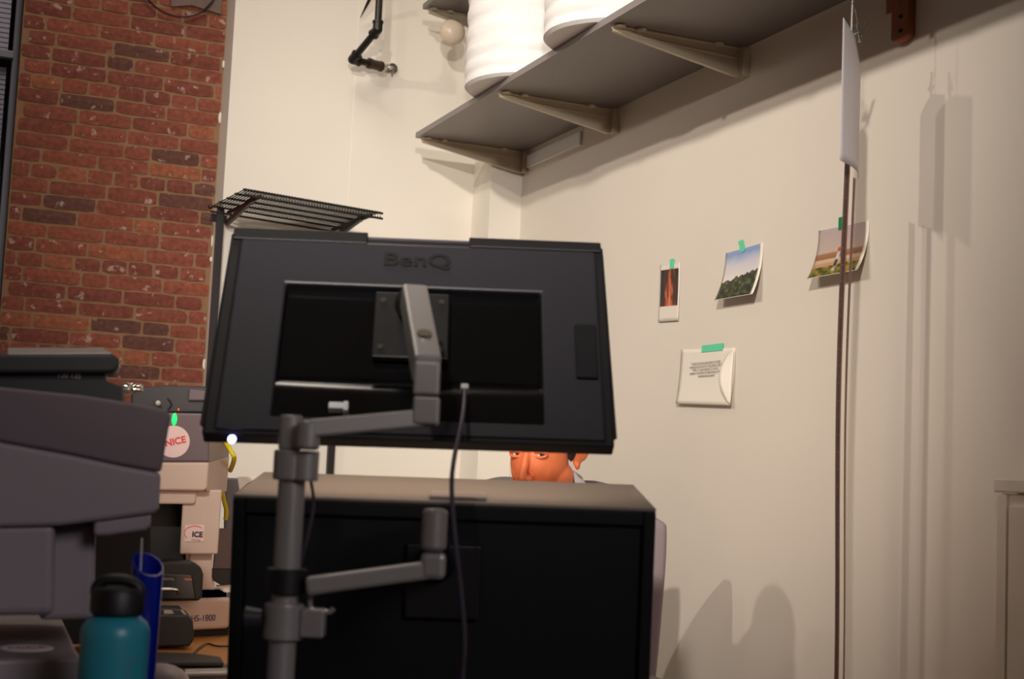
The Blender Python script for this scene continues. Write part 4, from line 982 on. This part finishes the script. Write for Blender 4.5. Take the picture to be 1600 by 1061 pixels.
# short dark hair with sideburns
b = B()
b.ball(hp(0, 0.026, 0.058), (0.082, 0.098, 0.078), RH, 4)
for s in (-1, 1):
    b.ball(hp(s*0.073, 0.012, 0.018), (0.010, 0.024, 0.030), RH, 3); b.ball(hp(s*0.070, 0.004, -0.006), (0.008, 0.009, 0.017), RH, 3)
    b.ball(hp(s*0.040, 0.075, 0.012), (0.024, 0.026, 0.035), RH, 3)
for v in b.bm.verts: v.co += (v.co-HC)*noise.noise(v.co*60)*0.04
obj('hair', b, 'hair', man, smooth=True, remesh=0.004)
# jacket, collar and trousers
b = B(); 
b.tube([SHc+Vector((-0.0, -0.0, 0.035)), SHc+Vector((0.01, 0.02, 0.0)), SHc+Vector((0.03, 0.06, -0.10)), SHc.lerp(hip, 0.6), hip+Z_*0.02], [0.072, 0.10, 0.145, 0.15, 0.16], 24, sub=4)
for s, Hc in zip((-1, 1), hands):
    shd = SHc+rgt*s*0.165+Vector((0, 0, -0.01)); elb = shd.lerp(Hc, 0.45)+Vector((0, 0, -0.10))+rgt*s*0.01-fwd*0.06
    b.tube([SHc+rgt*s*0.05+Vector((0, 0.01, 0.03)), SHc+rgt*s*0.12+Vector((0, 0.01, 0.03)), shd, elb, Hc-fwd*0.085+Z_*0.014], [0.062, 0.068, 0.066, 0.052, 0.037], 18, sub=5)
obj('jacket', b, 'jacket', man, smooth=True, remesh=0.006)
b = B()
for s in (-1, 1):
    kn = hip+fwd*0.42+rgt*s*0.10
    b.tube([hip+rgt*s*0.05, hip+rgt*s*0.09, kn, kn+Vector((0.02, 0.03, -0.22)), Vector((kn.x+0.03, kn.y+0.04, 0.10))], [0.11, 0.10, 0.075, 0.065, 0.055], 16, sub=4)
obj('trousers', b, 'blacksh', man, smooth=True, remesh=0.008)
b = B()
for s in (-1, 1):
    kn = hip+fwd*0.42+rgt*s*0.10; c_ = Vector((kn.x+0.03, kn.y+0.04, 0.045)); b2 = B()
    b2.ball(c_+fwd*0.06, (0.045, 0.13, 0.042), Matrix((rgt, fwd, Z_)).transposed(), 3)
    for v in b2.bm.verts: v.co.z = max(v.co.z, 0.004)
    obj('shoe', b2, 'black', man, smooth=True)
# standing collar flap beside the ear
nk = hp(0.0, 0.03, -0.055)
c0_, c1_, c2_, c3_ = atd(898, 735, 3.36), atd(901, 775, 3.33), atd(930, 785, 3.37), atd(909, 744, 3.41)
obj('collar', B().prism([c0_+Vector((.0, .01, 0)), c1_, c2_, c3_], Vector((0.01, 0.02, 0))), 'collar', man, bevel=0.004)
obj('collar_lining', B().prism([atd(893, 737, 3.37), atd(893, 780, 3.35), atd(902, 780, 3.35), atd(899, 736, 3.38)], Vector((0.005, 0.02, 0))), 'black', man, bevel=0.002)

# ------------------------------------------------------------------ chair
Rc = Matrix((rgt, fwd, Z_)).transposed()
ctop = atd(1030, 806, 3.86)
cc_ = hip - fwd*0.10
hwc = 0.27
edge = atd(1041, 860, 3.86)
# place the backrest so that its right side shows beside the hood
bcn = edge + Vector((-0.265*cos(radians(-22.9)), 0.265*sin(radians(22.9)), 0)); bcn.z = 0
Rb = Matrix.Rotation(-YAW, 3, 'Z')
t = thing('office_chair', 'mauve grey office chair behind the hooded monitor', 'chair', (bcn.x, bcn.y-0.0, 0))
zt_ = ctop.z
def bk(u, v):
    x = -0.265+0.53*u; e = abs(2*u-1)
    top = zt_-0.02*max(0, (e-0.8)/0.2)**2*1.0; zz = 0.50+(top-0.50)*v
    wv = 1-0.13*(1-v)**1.3-0.02*v**8
    return bcn+Rb @ Vector((x*wv, -0.03*e*e-0.05*(1-v), 0))+Z_*zz
obj('backrest', B().grid(bk, 16, 16), 'chair', t, smooth=True, solid=0.03, normals=False, bevel=0.008)
sc_ = bcn+Rb @ Vector((0, -0.26, 0))
obj('seat', B().box(sc_+Z_*0.38, (0.46, 0.42, 0.06), Rb), 'blacksh', t, bevel=0.025, seg=4)
obj('back_spine', B().bar(bcn+Rb @ Vector((0, 0.01, 0))+Z_*0.37, bcn+Rb @ Vector((0, 0.035, 0))+Z_*0.75, 0.06, 0.02, Y_), 'black', t, bevel=0.004)
obj('spine_foot', B().bar(bcn+Rb @ Vector((0, 0.02, 0))+Z_*0.365, sc_+Z_*0.345, 0.06, 0.02), 'black', t, bevel=0.003)
obj('gas_post', B().cone(sc_+Z_*0.10, sc_+Z_*0.35, 0.025), 'steel', t, smooth=True)
for k_ in range(5):
    a_ = 2*pi*k_/5; e_ = sc_+Vector((0.28*cos(a_), 0.28*sin(a_), 0))
    lg = obj('leg', B().bar(sc_+Z_*0.11, e_+Z_*0.07, 0.04, 0.025), 'black', t, bevel=0.005)
    obj('caster', B().cone(e_+Vector((-0.02, 0, 0.027)), e_+Vector((0.02, 0, 0.027)), 0.026), 'black', lg, smooth=True)
